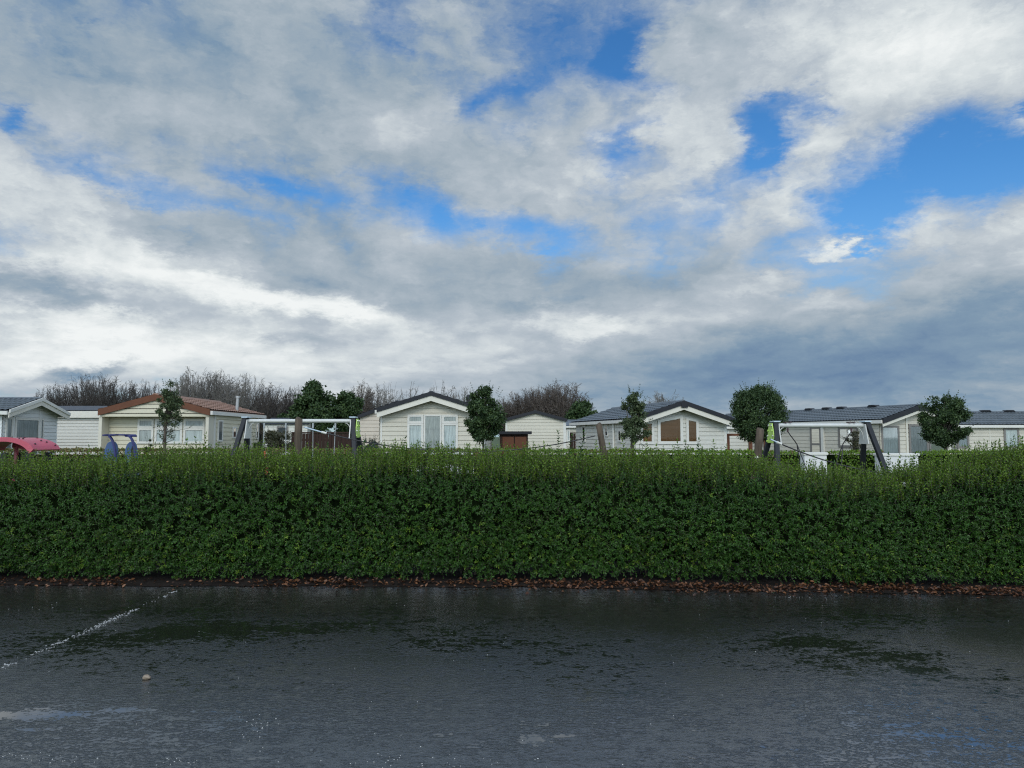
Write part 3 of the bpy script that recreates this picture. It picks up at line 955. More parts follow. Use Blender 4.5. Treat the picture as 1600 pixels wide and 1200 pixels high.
hC.window('right', u0, u1, .5, Z_at(661, hC.e.location.y + u0), fw=.08, name='side_door', curtain='curtain_dark', bars=(1.3,))
mb = MB()
q = P(370, 637, YC + 3.2) - hC.e.location
mb.tube([(q.x, q.y, q.z - .15), (q.x + .03, q.y, q.z + .38)], .06, 10); mb.tube([(q.x + .03, q.y, q.z + .38), (q.x + .03, q.y, q.z + .46)], .08, 10)
mb.build('flue', M['galvanised'], hC.e)

def front_u(px, house):
    """local x on the front wall of a rotated house seen at pixel column px"""
    d = ray(px, 680); c_, s_ = math.cos(house.e.rotation_euler.z), math.sin(house.e.rotation_euler.z)
    ox, oy = house.e.location.x, house.e.location.y
    # o + u*(c,s) = t*(dx,dy)
    A_ = np.array([[c_, -d[0]], [s_, -d[1]]]); u, t_ = np.linalg.solve(A_, np.array([-ox, -oy]))
    return float(u)


def long_u(px, house, sx):
    """local y on the long wall sx of a rotated house"""
    d = ray(px, 680); c_, s_ = math.cos(house.e.rotation_euler.z), math.sin(house.e.rotation_euler.z)
    ox = house.e.location.x + sx * house.w / 2 * c_; oy = house.e.location.y + sx * house.w / 2 * s_
    A_ = np.array([[-s_, -d[0]], [c_, -d[1]]]); u, t_ = np.linalg.solve(A_, np.array([-ox, -oy]))
    return float(u)


# --- A: grey home at the left edge, turned so that its gable looks right
YA = 30.0
pA = P(47, 700, YA)
yawA = R(93)
hA = House('holiday_home', (pA.x, YA, 0), yawA, 3.7, 9, Z_at(645, YA), Z_at(626.5, YA), 'siding_grey',
           'grey clad holiday home with white bargeboards and a dark tiled roof at the left edge', over=.35, side_over=.25, board=.15)
hA.roof('roof_slate')
hA.barge('trim_white', .12, .05, -.02, .03, name='roof_edge')
hA.barge('trim_cream', .20, .04, .08)
hA.gutters('trim_white', (-1, 1))
zb, zt_ = .9, Z_at(653, YA)
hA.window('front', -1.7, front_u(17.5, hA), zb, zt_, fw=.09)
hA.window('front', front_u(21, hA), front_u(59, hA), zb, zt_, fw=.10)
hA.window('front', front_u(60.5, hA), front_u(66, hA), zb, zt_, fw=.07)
for xx in (front_u(19.2, hA), front_u(59.8, hA)):
    mb = MB(); mb.box2((xx - .035, -.05, .4), (xx + .035, -.02, hA.eave + .25)); mb.build('cover_strip', M['siding_grey'], hA.e)

# --- B: long cream home behind A and C
YB = 36.0
xB0, xB1 = X_at(40, YB), X_at(176, YB)
hB = House('holiday_home', (xB1, YB + 2.0, 0), R(90), 4.0, xB1 - xB0, Z_at(644, YB), Z_at(637.5, YB + 2), 'siding_white',
           'long plain off white holiday home with a low dark roof behind the blue play panels', over=.1, side_over=.1, board=.15)
hB.roof('roof_dark', tile=False, ridge_cap=False)
hB.gutters('trim_cream', (-1, 1), .3)
def bu(px): return hB.e.location.x - X_at(px, YB)
hB.window('left', bu(84), bu(70), Z_at(681, YB), Z_at(653, YB), frame='trim_taupe', fw=.09)

# --- D: beige gable half hidden behind E
YD = 40.0
xl = X_at(562, YD)
hD = House('holiday_home', (xl + 2.0, YD, 0), 0, 4.0, 8, Z_at(651, YD), Z_at(630, YD), 'siding_beige',
           'beige clad holiday home half hidden behind the cream gable with grey curtains', over=.15, side_over=.1, board=.2)
hD.roof('roof_dark'); hD.barge('trim_dark', .2, .05, -.02)

# --- F: cream gable in the middle distance
YF = 47.0
xl, xr = X_at(788, YF), X_at(885, YF)
hF = House('holiday_home', ((xl + xr) / 2, YF, 0), R(-2), xr - xl - .12, 9, Z_at(657, YF), Z_at(644.5, YF), 'siding_cream',
           'windowless cream gable with thin black roof edge behind the low brown shed', over=.15, side_over=.12, board=.2)
hF.roof('roof_dark'); hF.barge('trim_dark', .2, .05, -.04)
hF.corners('trim_white', ((-1, 0), (1, 0)), .13)

# --- far home between F and H
YG = 62.0
xl = X_at(882, YG)
hG = House('holiday_home', (xl + 3.2, YG, 0), R(90), 4.0, 7, Z_at(666, YG), Z_at(658.5, YG + 2), 'siding_warm',
           'distant small cream home with grey roof in the gap beside the white home', over=.1, side_over=.25, board=.22)
hG.e.location = (xl + 4.5, YG + 2, 0)
hG.roof('roof_slate', tile=False); hG.gutters('trim_white', (-1,))
def gu(px): return hG.e.location.x - X_at(px, YG)
hG.window('left', gu(891), gu(885), Z_at(690, YG), Z_at(671, YG), fw=.12)

# --- H: white home with brown blinds
YH = 30.5
yawH = R(13)
wH, LH = 4.15, 7.2
pR = P(1062, 700, YH)
hH = House('holiday_home', (pR.x, YH, 0), yawH, wH, LH, Z_at(656.5, YH), Z_at(631.5, YH), 'siding_white',
           'white holiday home with brown slatted blinds in its arched front windows', over=.42, side_over=.16, board=.17)
hH.roof('roof_slate')
hH.barge('trim_dark', .17, .05, -.03, .03, name='roof_edge')
hH.barge('trim_cream', .21, .04, .13)
hH.gutters('trim_white', (-1, 1))
hH.corners('trim_white', ((-1, 0), (1, 0)))
mb = MB(); mb.box2((-.14, -.52, hH.ridge - .16), (.14, -.50, hH.ridge + .02)); mb.build('apex_plate', M['trim_dark'], hH.e)


zb = Z_at(694, YH)
hH.window('front', front_u(1000, hH), front_u(1021.5, hH), zb, Z_at(660, YH), fw=.11, curtain='blind', pleat=False, top=Z_at(657, YH))
hH.window('front', front_u(1027, hH), front_u(1066.5, hH), zb, Z_at(656, YH), fw=.12, curtain='blind', pleat=False, top=Z_at(648.5, YH))
hH.window('front', front_u(1071.5, hH), front_u(1091, hH), zb, Z_at(651.5, YH), fw=.11, curtain='blind', pleat=False, top=Z_at(655.5, YH))
for ob in list(hH.e.children):
    if ob.name.startswith('window'):
        bl = [c for c in ob.children if c.name.startswith('blind')][0]
        # real slats: rebuild the blind as horizontal louvres
        vs = [v.co.copy() for v in bl.data.vertices]
        u0, u1 = vs[0].x, vs[2].x; z0_, zl, zr = vs[0].z, vs[1].z, vs[3].z
        m2 = MB(); zz = z0_
        while zz < max(zl, zr) - .02:
            uu0, uu1 = u0, u1
            def top_at(u): return zl + (zr - zl) * (u - u0) / (u1 - u0)
            if zz + .05 <= min(zl, zr):
                m2.add([(u0, -.037, zz), (u1, -.037, zz), (u1, -.048, zz + .05), (u0, -.048, zz + .05)], [(0, 1, 2, 3)])
            else:
                fx = (zz + .05 - zl) / (zr - zl) if zr != zl else 0
                fx = min(max(fx, 0), 1); uc = u0 + (u1 - u0) * fx
                lo_, hi_ = (uc, u1) if zr > zl else (u0, uc)
                if hi_ - lo_ > .02:
                    m2.add([(lo_, -.037, zz), (hi_, -.037, zz), (hi_, -.048, zz + .05), (lo_, -.048, zz + .05)], [(0, 1, 2, 3)])
            zz += .053
        for uc in (u0 + (u1 - u0) * .25, u0 + (u1 - u0) * .75):
            m2.box2((uc - .006, -.051, z0_), (uc + .006, -.049, min(zl, zr)))
        par = ob; bpy.data.objects.remove(bl)
        m2.build('blind', M['blind'], par)
for (a, b, ya, yb) in ((916, 911, 690, 666), (951.5, 946.5, 682, 664), (972, 967, 690, 671)):
    u0, u1 = long_u(a, hH, -1), long_u(b, hH, -1)
    D = YH + (u0 + u1) / 2
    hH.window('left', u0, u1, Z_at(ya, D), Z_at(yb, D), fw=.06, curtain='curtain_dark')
mb = MB()
u0 = long_u(961, hH, -1)
mb.tube([(-wH / 2 - .07, u0, .3), (-wH / 2 - .07, u0, hH.eave - .1)], .05, 8); mb.build('downpipe', M['trim_white'], hH.e)

# --- I: home behind the round tree
YI = 44.0
xl, xr = X_at(1128, YI), X_at(1236, YI)
hI = House('holiday_home', (xr, YI + 2, 0), R(90), 4.0, xr - xl, Z_at(667, YI), Z_at(656, YI + 2), 'siding_white',
           'low white home with slate roof mostly hidden behind the big round tree', over=.1, side_over=.2, board=.2)
hI.roof('roof_slate'); hI.gutters('trim_white', (-1,))
def iu(px): return hI.e.location.x - X_at(px, YI)
hI.window('left', iu(1139), iu(1131), Z_at(679, YI), Z_at(671, YI), fw=.08)

# --- J: long home at right
YJ = 35.0
yawJ = R(17.5)
wJ, LJ = 4.15, 15.0
pJ = P(1431, 700, YJ)
hJ = House('holiday_home', (pJ.x, YJ, 0), yawJ, wJ, LJ, Z_at(657.5, YJ), Z_at(636.5, YJ), 'siding_warm',
           'long cream holiday home with grey tiled roof and taupe framed windows beside the right swing', over=.35, side_over=.16, board=.19)
rJ = hJ.roof('roof_slate')
hJ.barge('trim_dark', .22, .05, -.02, .03, name='roof_edge')
hJ.barge('trim_cream', .16, .04, .18)
hJ.gutters('trim_white', (-1, 1), .13)
hJ.corners('trim_cream', ((-1, 0), (1, 0)))
mb = MB(); mb.box2((-.15, -.45, hJ.ridge - .18), (.15, -.43, hJ.ridge + .02)); mb.build('apex_plate', M['trim_dark'], hJ.e)
for px in (1265, 1292, 1315, 1365):
    mb = MB()
    d = ray(px, 640); c_, s_ = math.cos(yawJ), math.sin(yawJ)
    A_ = np.array([[-s_, -d[0]], [c_, -d[1]]]); u, _t = np.linalg.solve(A_, np.array([-pJ.x, -YJ]))
    zt2 = hJ.ridge + .13
    mb.prism([(u - .30, zt2), (u - .18, zt2 + .085), (u + .16, zt2 + .085), (u + .28, zt2)], -.16, .16, axis='x')
    mb.build('roof_vent', M['trim_dark'], hJ.e)
zb, zt_ = .6, Z_at(665.5, YJ)
hJ.window('front', front_u(1376, hJ), front_u(1404, hJ), .75, zt_, frame='trim_taupe', fw=.09, curtain='curtain_dark')
hJ.window('front', front_u(1419, hJ), front_u(1449, hJ), zb, Z_at(663, YJ), frame='trim_taupe', fw=.10, curtain='curtain_dark', name='glass_door')
hJ.window('front', front_u(1450, hJ), front_u(1478, hJ), zb, Z_at(663, YJ), frame='trim_taupe', fw=.10, curtain='curtain_dark', name='glass_door')
mb = MB(); uu = front_u(1416, hJ); mb.box2((uu - .05, -.06, .4), (uu + .05, -.02, hJ.eave + .75 * (hJ.ridge - hJ.eave) * .6)); mb.build('cover_strip', M['trim_cream'], hJ.e)
for (a, b, ya, yb, nm) in ((1341.5, 1311, 699, 667, 'window'), (1284, 1267, 712, 667, 'side_door')):
    u0, u1 = long_u(a, hJ, -1), long_u(b, hJ, -1)
    D = YJ + (u0 + u1) / 2 * math.cos(yawJ)
    hJ.window('left', u0, u1, Z_at(ya, D), Z_at(yb, D), frame='trim_taupe', fw=.11, curtain='curtain_dark', name=nm, bars=((Z_at(694, D),) if nm == 'side_door' else ()))
mb = MB(); u0 = long_u(1287, hJ, -1)
mb.box2((-wJ / 2 - .11, u0 - .09, .3), (-wJ / 2 - .03, u0 + .09, hJ.eave - .1)); mb.build('downpipe', M['trim_white'], hJ.e)

# --- K: home at the right edge
YK = 40.0
xl, xr = X_at(1497, YK), X_at(1720, YK)
hK = House('holiday_home', (xr, YK + 2.1, 0), R(90), 4.2, xr - xl, Z_at(664.5, YK), Z_at(646.5, YK + 2.1), 'siding_warm',
           'pale holiday home with dark tiled roof and one blue curtained window at the right edge', over=.1, side_over=.16, board=.19)
hK.roof('roof_slate'); hK.gutters('trim_white', (-1, 1), .12)
def ku(px): return hK.e.location.x - X_at(px, YK)
hK.window('left', ku(1592.5), ku(1568.5), Z_at(700, YK), Z_at(669, YK), frame='trim_taupe', fw=.10)
hK.window('left', ku(1514), ku(1495), Z_at(700, YK), Z_at(671, YK), frame='trim_taupe', fw=.10, curtain='curtain_dark')
for px in (1541, 1578):
    mb = MB(); u = hK.e.location.x - X_at(px, YK + 2.1); zt2 = hK.ridge + .13
    mb.prism([(u - .32, zt2), (u - .2, zt2 + .08), (u + .18, zt2 + .08), (u + .3, zt2)], -.16, .16, axis='x'); mb.build('roof_vent', M['trim_dark'], hK.e)
mb = MB(); uu = ku(1547); mb.box2((-2.1 - .035, uu - .03, .4), (-2.1 - .02, uu + .03, hK.eave - .05)); mb.build('cover_strip', M['trim_cream'], hK.e)

# --- far white home glimpsed under the left swing beam
YL = 56.0
xl, xr = X_at(411, YL), X_at(480, YL)
hL = House('holiday_home', (xr, YL + 2, 0), R(90), 4.0, xr - xl, Z_at(663, YL), Z_at(656, YL + 2), 'siding_white',
           'distant white home seen under the left swing beam below the dark evergreens', over=.1, side_over=.2, board=.22)
hL.roof('roof_dark', tile=False)
def lu(px): return hL.e.location.x - X_at(px, YL)
hL.window('left', lu(450), lu(432), Z_at(680, YL), Z_at(666, YL), frame='trim_taupe', fw=.12, curtain='dark_room', pleat=False)


# ------------------------------------------------------------------ sheds, fences, walls
def board_fence(name, p0, p1, h, label, mat, cat='fence', posts=3, rail=True):
    p0, p1 = Vector(p0), Vector(p1)
    d = (p1 - p0); L = d.length
    e = empty(name, p0, math.atan2(d.y, d.x), label, cat)
    mb = MB(); n_ = int(L / .14)
    for i in range(n_):
        hh = h + random.uniform(-.01, .01)
        mb.box2((i * L / n_ + .006, random.uniform(0, .008), .04), ((i + 1) * L / n_ - .006, .025, hh))
    for zz in (.3, h - .3): mb.box2((0, .026, zz - .04), (L, .06, zz + .04))
    mb.build('board_panel', M[mat], e)
    for i in range(posts):
        m2 = MB(); x_ = L * i / (posts - 1); m2.box2((x_ - .05, .061, 0), (x_ + .05, .16, h + .06)); m2.build('post', M[mat], e)
    if rail:
        m2 = MB(); m2.box2((-.03, -.03, h + .011), (L + .03, .06, h + .06)); m2.build('cap_rail', M[mat], e)
    return e


YFn = 33.0
board_fence('wooden_fence', (X_at(456, YFn), YFn, 0), (X_at(549, YFn), YFn, 0), Z_at(677, YFn), 'dark brown board fence behind the left swing', 'fence_brown', posts=4)
board_fence('wooden_fence', (X_at(892, 50), 50, 0), (X_at(907, 50), 50, 0), Z_at(677, 50), 'short brown fence between the windowless gable and the white home', 'fence_brown', posts=2)

# brown shed in front of F
YS = 36.0
xa, xb = X_at(781, YS), X_at(825, YS)
e = empty('shed', ((xa + xb) / 2, YS, 0), 0, 'low brown timber shed with flat dark roof beside the clipped evergreen', 'shed')
ws = (xb - xa) / 2; zs = Z_at(678.5, YS)
mb = MB(); n_ = 12
for i in range(n_):
    mb.box2((-ws + i * 2 * ws / n_ + .005, random.uniform(0, .01), .05), (-ws + (i + 1) * 2 * ws / n_ - .005, .03, zs))
mb.box2((-ws, .031, .05), (ws, 2.2, zs)); mb.build('wall', M['fence_brown'], e)
mb = MB(); mb.box2((-ws - .15, -.2, zs + .002), (ws + .18, 2.3, zs + .14)); mb.build('roof', M['trim_dark'], e)
mb = MB(); mb.box2((-.55, -.05, .1), (.0, -.002, zs - .12)); mb.box2((.05, -.05, .1), (.6, -.002, zs - .12)); mb.build('door', M['trim_brown'], e)
# brown pergola frame right of H
YP = 31.5
e = empty('pergola', (X_at(1137, YP), YP, 0), 0, 'brown timber pergola frame at the right corner of the white home', 'pergola')
zp = Z_at(677.5, YP)
for (x_, y_) in ((.0, 0), (1.6, 0), (.0, 2), (1.6, 2)):
    mb = MB(); mb.box2((x_ - .07, y_ - .07, 0), (x_ + .07, y_ + .07, zp - .1)); mb.build('post', M['trim_brown'], e)
mb = MB(); mb.box2((-.16, -.08, zp - .098), (1.75, .08, zp)); mb.box2((-.16, 1.92, zp - .098), (1.75, 2.08, zp)); mb.build('beam', M['trim_brown'], e)

# white plastered wall stubs
def wall_stub(px0, px1, Y, ytop, label, depth=.35):
    a, b = X_at(px0, Y), X_at(px1, Y); z = Z_at(ytop, Y)
    e = empty('garden_wall', ((a + b) / 2, Y, 0), 0, label, 'wall')
    h_ = (b - a) / 2
    mb = MB(); mb.box2((-h_ + .02, .02, 0), (h_ - .02, depth - .02, z - .072)); mb.build('wall_body', M['plaster'], e, .008)
    mb = MB(); mb.box2((-h_ - .01, -.01, z - .07), (h_ + .01, depth + .01, z)); mb.build('coping', M['trim_white'], e, .01)


wall_stub(1256, 1293, 20.5, 707, 'narrow white plastered wall stub beneath the right swing')
wall_stub(1374, 1436, 20.5, 708.5, 'wide white plastered garden wall beside the right leg of the swing')

# white slatted fence with brown rail, glimpsed through the shoots
YW = 17.0
a, b = X_at(640, YW), X_at(742, YW); zt_ = Z_at(706, YW)
e = empty('picket_fence', (a, YW, 0), 0, 'low white slatted fence with a brown rail in front of the curtained home', 'fence')
mb = MB(); n_ = 13
for i in range(n_):
    x_ = (b - a) * (i + .5) / n_
    mb.box2((x_ - .04, 0, .1), (x_ + .04, .02, zt_ - .03 + .02 * (i % 2)))
mb.build('slat_panel', M['plaster'], e)
mb = MB(); mb.box2((-.05, -.04, zt_ - .13), (b - a + .05, -.002, zt_ - .06)); mb.build('rail', M['fence_brown'], e)
for x_ in (-.05, b - a + .05):
    mb = MB(); mb.box2((x_ - .05, -.05, 0), (x_ + .05, .05, zt_ + .02)); mb.build('post', M['trim_brown'], e)


# ------------------------------------------------------------------ swings
def swing(pxl, pxr, pybeam, Y, label, seats, panel_side, bracket=.42):
    zb_ = Z_at(pybeam, Y)
    xl_, xr_ = X_at(pxl, Y), X_at(pxr, Y)
    e = empty('swing_frame', ((xl_ + xr_) / 2, Y, 0), 0, label, 'swing', 'playground swings')
    hw_ = (xr_ - xl_) / 2
    mb = MB(); mb.tube([(-hw_, 0, zb_), (hw_, 0, zb_)], .047, 16); mb.build('beam', M['steel_white'], e)
    tl = zb_ + .06
    for s in (-1, 1):
        for f in (-1, 1):
            top = Vector((s * (hw_ + .045), f * .07, tl)); foot = Vector((s * (hw_ + .33), f * .98, -.05))
            mb = MB(); mb.bar(top, foot, .102, .102, Vector((s, 0, 0)))
            mb.build('leg', M['leg_dark'], e, .012)
            mb = MB(); mb.box((top.x - s * .01, top.y, tl + .028), (.15, .15, .03)); mb.build('leg_cap', M['cap_grey'], e, .006)
        # white steel gusset on the inner side
        mb = MB(); x0 = s * (hw_ - .012); x1 = s * (hw_ + .0)
        mb.prism([(-.10, zb_ + .03), (.10, zb_ + .03), (.235, zb_ - bracket), (-.235, zb_ - bracket)], x0 + s * -.012, x1, axis='x')
        # curved brace under the beam
        mb.build('gusset', M['steel_white'], e)
        mb = MB(); bl = []
        for i in range(7):
            a_ = i / 6 * math.pi / 2
            bl.append((s * (hw_ - .16 + .145 * math.sin(a_)), 0, zb_ - .05 - .30 * (1 - math.cos(a_))))
        mb.tube(bl, .012, 6); mb.build('brace', M['steel_white'], e)
        if s != panel_side: continue
        # green climbing-hold style panel outside
        mb = MB(); xo = s * (hw_ + .125)
        prof = [(-.10, zb_ + .05), (.10, zb_ + .05), (.255, zb_ - .36), (.235, zb_ - .40), (-.235, zb_ - .40), (-.255, zb_ - .36)]
        mb.prism(prof, xo, xo + s * .022, axis='x')
        mb.build('green_panel', M['panel_green'], e, .006)
        for i in range(4):
            for f in (-1, 1):
                m2 = MB(); zz = zb_ - .0 - i * .118; yy = f * (.085 + i * .042)
                m2.tube([(xo + s * .023, yy, zz), (xo + s * .045, yy, zz)], .022, 8); m2.build('bolt_cap', M['panel_green'] if i % 2 else M['bolt'], e)
    return e, zb_


eL, zl_ = swing(386, 549.5, 657.8, 18.0, 'left swing frame with a white beam, thin hanging rods and dark splayed legs', 2, 1)
def loc_x(px, Y, e): return X_at(px, Y) - e.location.x
for j, (pa, pb, pa2, pb2) in enumerate(((446, 412, 448, 409), (488.5, 523.5, 489.5, 520.5))):
    for (pt_, pb_) in ((pa, pa2), (pb, pb2)):
        m2 = MB(); xt, xb_ = loc_x(pt_, 18, eL), loc_x(pb_, 18, eL)
        m2.tube([(xt, 0, zl_ - .05), (xt, 0, zl_ - .17)], .026, 8); m2.tube([(xt, 0, zl_ - .17), (xb_, 0, .62)], .011, 6)
        m2.build('hanger_rod', M['steel'], eL)
    xa_, xb_ = sorted((loc_x(pa2, 18, eL), loc_x(pb2, 18, eL)))
    m2 = MB(); m2.box2((xa_ - .03, -.09, .58), (xb_ + .03, .09, .62)); m2.build('seat', M['rope'], eL, .01)
eR, zr_ = swing(1214.5, 1351, 664.8, 17.0, 'right swing frame with a white beam, ropes forming a V and dark splayed legs', 1, -1)
for (pt_, feet) in ((1231.5, ((1246.5, 722, -.28), (1259, 724, .28))), (1331, ((1313, 714, -.28), (1308, 722, .28)))):
    xt = loc_x(pt_, 17, eR)
    m2 = MB(); m2.box2((xt - .07, -.075, zr_ + .06), (xt - .03, .075, zr_ + .085)); m2.box2((xt + .03, -.075, zr_ + .06), (xt + .07, .075, zr_ + .085))
    m2.tube([(xt, 0, zr_ - .055), (xt, 0, zr_ - .15)], .02, 8); m2.build('shackle', M['bolt_dark'], eR)
    sx = 1 if pt_ < 1280 else -1
    kx, kz = xt + sx * .20, zr_ - .42
    for (px_, py_, yy) in feet:
        xf = loc_x(px_, 17, eR)
        m2 = MB(); m2.tube([(xt, 0, zr_ - .14), (kx, 0, kz)], .011, 6)
        m2.tube([(kx, 0, kz), (xt + sx * .42, yy, .62)], .011, 6); m2.build('rope', M['rope'], eR)
m2 = MB()
ring = [((loc_x(1231.5, 17, eR) + loc_x(1331, 17, eR)) / 2 + .52 * math.cos(a), .52 * math.sin(a), .6) for a in np.linspace(0, 2 * math.pi, 33)]
m2.tube(ring, .05, 8, cap=False)
for i in range(-3, 4):
    c0 = ring[0][0] - .52; hh = math.sqrt(.52 ** 2 - (i * .14) ** 2)
    m2.tube([(c0 + i * .14, -hh, .58), (c0 + i * .14, hh, .58)], .009, 5); m2.tube([(c0 - hh, i * .14, .58), (c0 + hh, i * .14, .58)], .009, 5)
m2.build('basket_seat', M['rope'], eR)


# ------------------------------------------------------------------ timber posts and balance ropes
def timber_post(pxt, pyt, pxb, pyb, Y, rad, label):
    top, low = P(pxt, pyt, Y), P(pxb, pyb, Y)
    d = (top - low).normalized(); foot = low - d * (low.z / d.z)
    e = empty('timber_post', foot, 0, label, 'post', 'timber posts of the rope course')
    t_ = top - foot; mb = MB()
    pts_, rr = [], []
    for i in range(9):
        f = i / 8
        pts_.append(t_ * f + Vector((.008 * math.sin(f * 9 + pxt), .006 * math.cos(f * 7), 0))); rr.append(rad * (1.08 - .12 * f + .03 * math.sin(f * 13 + pxt)))
    pts_.append(t_ + d * .012); rr.append(rad * .82)
    mb.tube(pts_, rr, 14)
    mb.build('timber', M['post_wood'], e)
    return e, top, d


pA_, topA, dA = timber_post(467.5, 655, 464.5, 718, 13.2, .066, 'upright weathered timber post in front of the left swing')
pB_, topB, dB = timber_post(935, 663.5, 944, 708, 14.5, .062, 'leaning weathered timber post in front of the white home')
pC_, topC, dC = timber_post(1188, 671, 1181, 733, 12.2, .064, 'weathered timber post with a white disc beside the right swing')
m2 = MB(); q = P(1182.5, 714.5, 12.2 - .075) - pC_.location
m2.tube([(q.x, q.y + .03, q.z), (q.x, q.y - .008, q.z)], .022, 12); m2.build('disc', M['trim_white'], pC_)


def slung_rope(a, b, sag, label, conn=None, conn_end=0):
    e = empty('balance_rope', a, 0, label, 'rope')
    a, b = Vector(a), Vector(b); pts_ = []
    for i in range(25):
        f = i / 24
        p_ = a.lerp(b, f) - a; p_.z -= sag * 4 * f * (1 - f)
        pts_.append(p_)
    mb = MB(); mb.tube(pts_, .011, 6); mb.build('cable', M['rope'], e)
    if conn:
        def at(f):
            p_ = a.lerp(b, f) - a; p_.z -= sag * 4 * f * (1 - f); return p_
        mb = MB(); mb.tube([at(.001), at(conn)], .0125, 8)
        mb.build('sleeve', M['cap_grey'], e)
        mb = MB(); q0, q1 = at(conn), at(conn) + (at(conn + .02) - at(conn)).normalized() * .09
        mb.tube([q0, q1], .021, 8); mb.build('clamp', M['trim_white'], e)


aa = P(475, 667.5, 13.2); bb = P(925, 678, 14.5)
slung_rope(aa, P(930, 681, 14.5), .37, 'dark rope sagging between the upright post and the leaning post', .055)
slung_rope(P(1203, 686, 12.2), P(1640, 700, 13.5), .55, 'dark rope slung from the post with a white disc', .022)

# ------------------------------------------------------------------ red play canopy and blue rocker
YR = 13.6
e = empty('play_canopy', (X_at(6, YR), YR, 0), 0, 'arched red play canopy with dark bolts and posts behind the hedge at left', 'play canopy')
zc = Z_at(685.5, YR + .35); zlow = Z_at(709, YR)
hw_ = X_at(52, YR) - X_at(6, YR) + .0
dep = .8
skew = -.1
def arch(nseg, dx, y, off):
    out = []
    for i in range(nseg + 1):
        a_ = math.pi * (0.06 + .88 * i / nseg)
        out.append(Vector((dx - math.cos(a_) * (hw_ + off), y, zlow + (zc - zlow) * math.sin(a_) + off)))
    return out
mb = MB(); n_ = 20
A0, A1 = arch(n_, 0, 0, .02), arch(n_, skew + .1, dep, .02); B0, B1 = arch(n_, 0, 0, 0), arch(n_, skew + .1, dep, 0)
vs = A0 + A1 + B0 + B1; N1 = n_ + 1
fs = []
for i in range(n_):
    fs += [(i, i + 1, N1 + i + 1, N1 + i), (2 * N1 + i, 3 * N1 + i, 3 * N1 + i + 1, 2 * N1 + i + 1), (i, 2 * N1 + i, 2 * N1 + i + 1, i + 1), (N1 + i, N1 + i + 1, 3 * N1 + i + 1, 3 * N1 + i)]
fs += [(0, N1, 3 * N1, 2 * N1), (n_, 2 * N1 + n_, 3 * N1 + n_, N1 + n_)]
mb.add(vs, fs, 0, False)
mb.build('roof_sheet', M['play_red'], e)
mb = MB()
for y_, dx in ((-.03, 0),):
    a_ = arch(n_, dx, y_, .03); b_ = arch(n_, dx, y_, -.05); c_ = arch(n_, dx, y_ + .05, .03); d_ = arch(n_, dx, y_ + .05, -.05)
    vs = a_ + b_ + c_ + d_; fs = []
    for i in range(n_):
        fs += [(i, i + 1, N1 + i + 1, N1 + i), (2 * N1 + i, 3 * N1 + i, 3 * N1 + i + 1, 2 * N1 + i + 1), (i, 2 * N1 + i, 2 * N1 + i + 1, i + 1), (N1 + i, N1 + i + 1, 3 * N1 + i + 1, 3 * N1 + i)]
    mb.add(vs, fs)
mb.build('front_arch', M['play_red'], e)
for (f, g_) in ((.52, .25), (.57, .55), (.66, .08), (.69, .22), (.78, .62), (.80, .72), (.93, .88), (.60, .88), (.86, .2)):
    i = f * n_; i0 = int(i)
    p_ = A0[i0].lerp(A1[i0], g_); nn_ = Vector((p_.x - (skew + .1) * g_, 0, (p_.z - zlow) * 1.5)).normalized()
    mb = MB(); mb.tube([p_ - nn_ * .004, p_ + nn_ * .018], .016, 8); mb.build('bolt', M['bolt_dark'], e)
for (px, yy) in ((5, .02), (44, .02), (74, dep - .05), (33, dep - .05)):
    mb = MB(); x_ = X_at(px, YR + yy) - e.location.x
    mb.box2((x_ - .045, yy, 0), (x_ + .045, yy + .09, Z_at(708, YR) )); mb.build('post', M['leg_dark'], e)
mb = MB(); x_ = X_at(24, YR + .7) - e.location.x
q0 = Vector((x_ + .03, .7, Z_at(690, YR + .7))); q1 = Vector((x_ - .03, .7, 0))
mb.bar(q0, q1, .05, .05); mb.bar((x_ - .05, .7, Z_at(695, YR + .7)), (x_ + .25, .7, Z_at(699, YR + .7)), .04, .10); mb.build('inner_panel', M['play_red'], e)

YBk = 14.0
e = empty('play_cabin', (X_at(187, YBk), YBk, 0), 0, 'blue play seat of two rounded side panels joined by a curved navy roof bar', 'play equipment')
def bl(px, py): 
    v_ = P(px, py, YBk) - e.location
    return v_
for (p0, yy) in ((( (157, 745), (158.5, 716), (161, 702), (164.5, 693), (169.5, 689.5), (176, 690), (179.5, 695), (181.5, 706), (183, 745)), .0),
             (((190.5, 745), (192.5, 704), (195.5, 695), (200, 690.5), (206.5, 690), (209.5, 695), (211.5, 706), (213, 745)), .0)):
    poly = [(bl(*t_).x, bl(*t_).z) for t_ in p0]
    mb = MB(); mb.prism(poly, .05, .11); pn = mb.build('side_panel', M['play_blue'], e, .012)
    if p0[0][0] > 190:
        ro = [(bl(*t_).x, bl(*t_).z) for t_ in ((202.5, 722), (202.5, 704), (204.5, 697.5), (206.5, 696), (208, 698.5), (208.7, 706), (209, 722))]
        m2 = MB(); m2.prism(ro, .040, .046); m2.build('hole_rim', M['trim_dark'], pn)
for (c0, c1) in (((173, 682.5), 0), ((204, 682.5), 1)):
    path = [(172, 681.0), (174.5, 684), (177, 688), (179, 694), (180.8, 702), (182, 715)] if c1 == 0 else [(202, 680.8), (205, 683), (208, 687.5), (210, 694), (211.8, 702), (213, 715), (214, 740)]
    mb = MB()
    pts_ = [bl(*t_) for t_ in path]
    for i in range(len(pts_) - 1): mb.bar(pts_[i] + Vector((0, -.03, 0)), pts_[i + 1] + Vector((0, -.03, 0)), .05, .03, Vector((1, 0, .6)))
    mb.build('bow', M['play_navy'], e)
mb = MB()
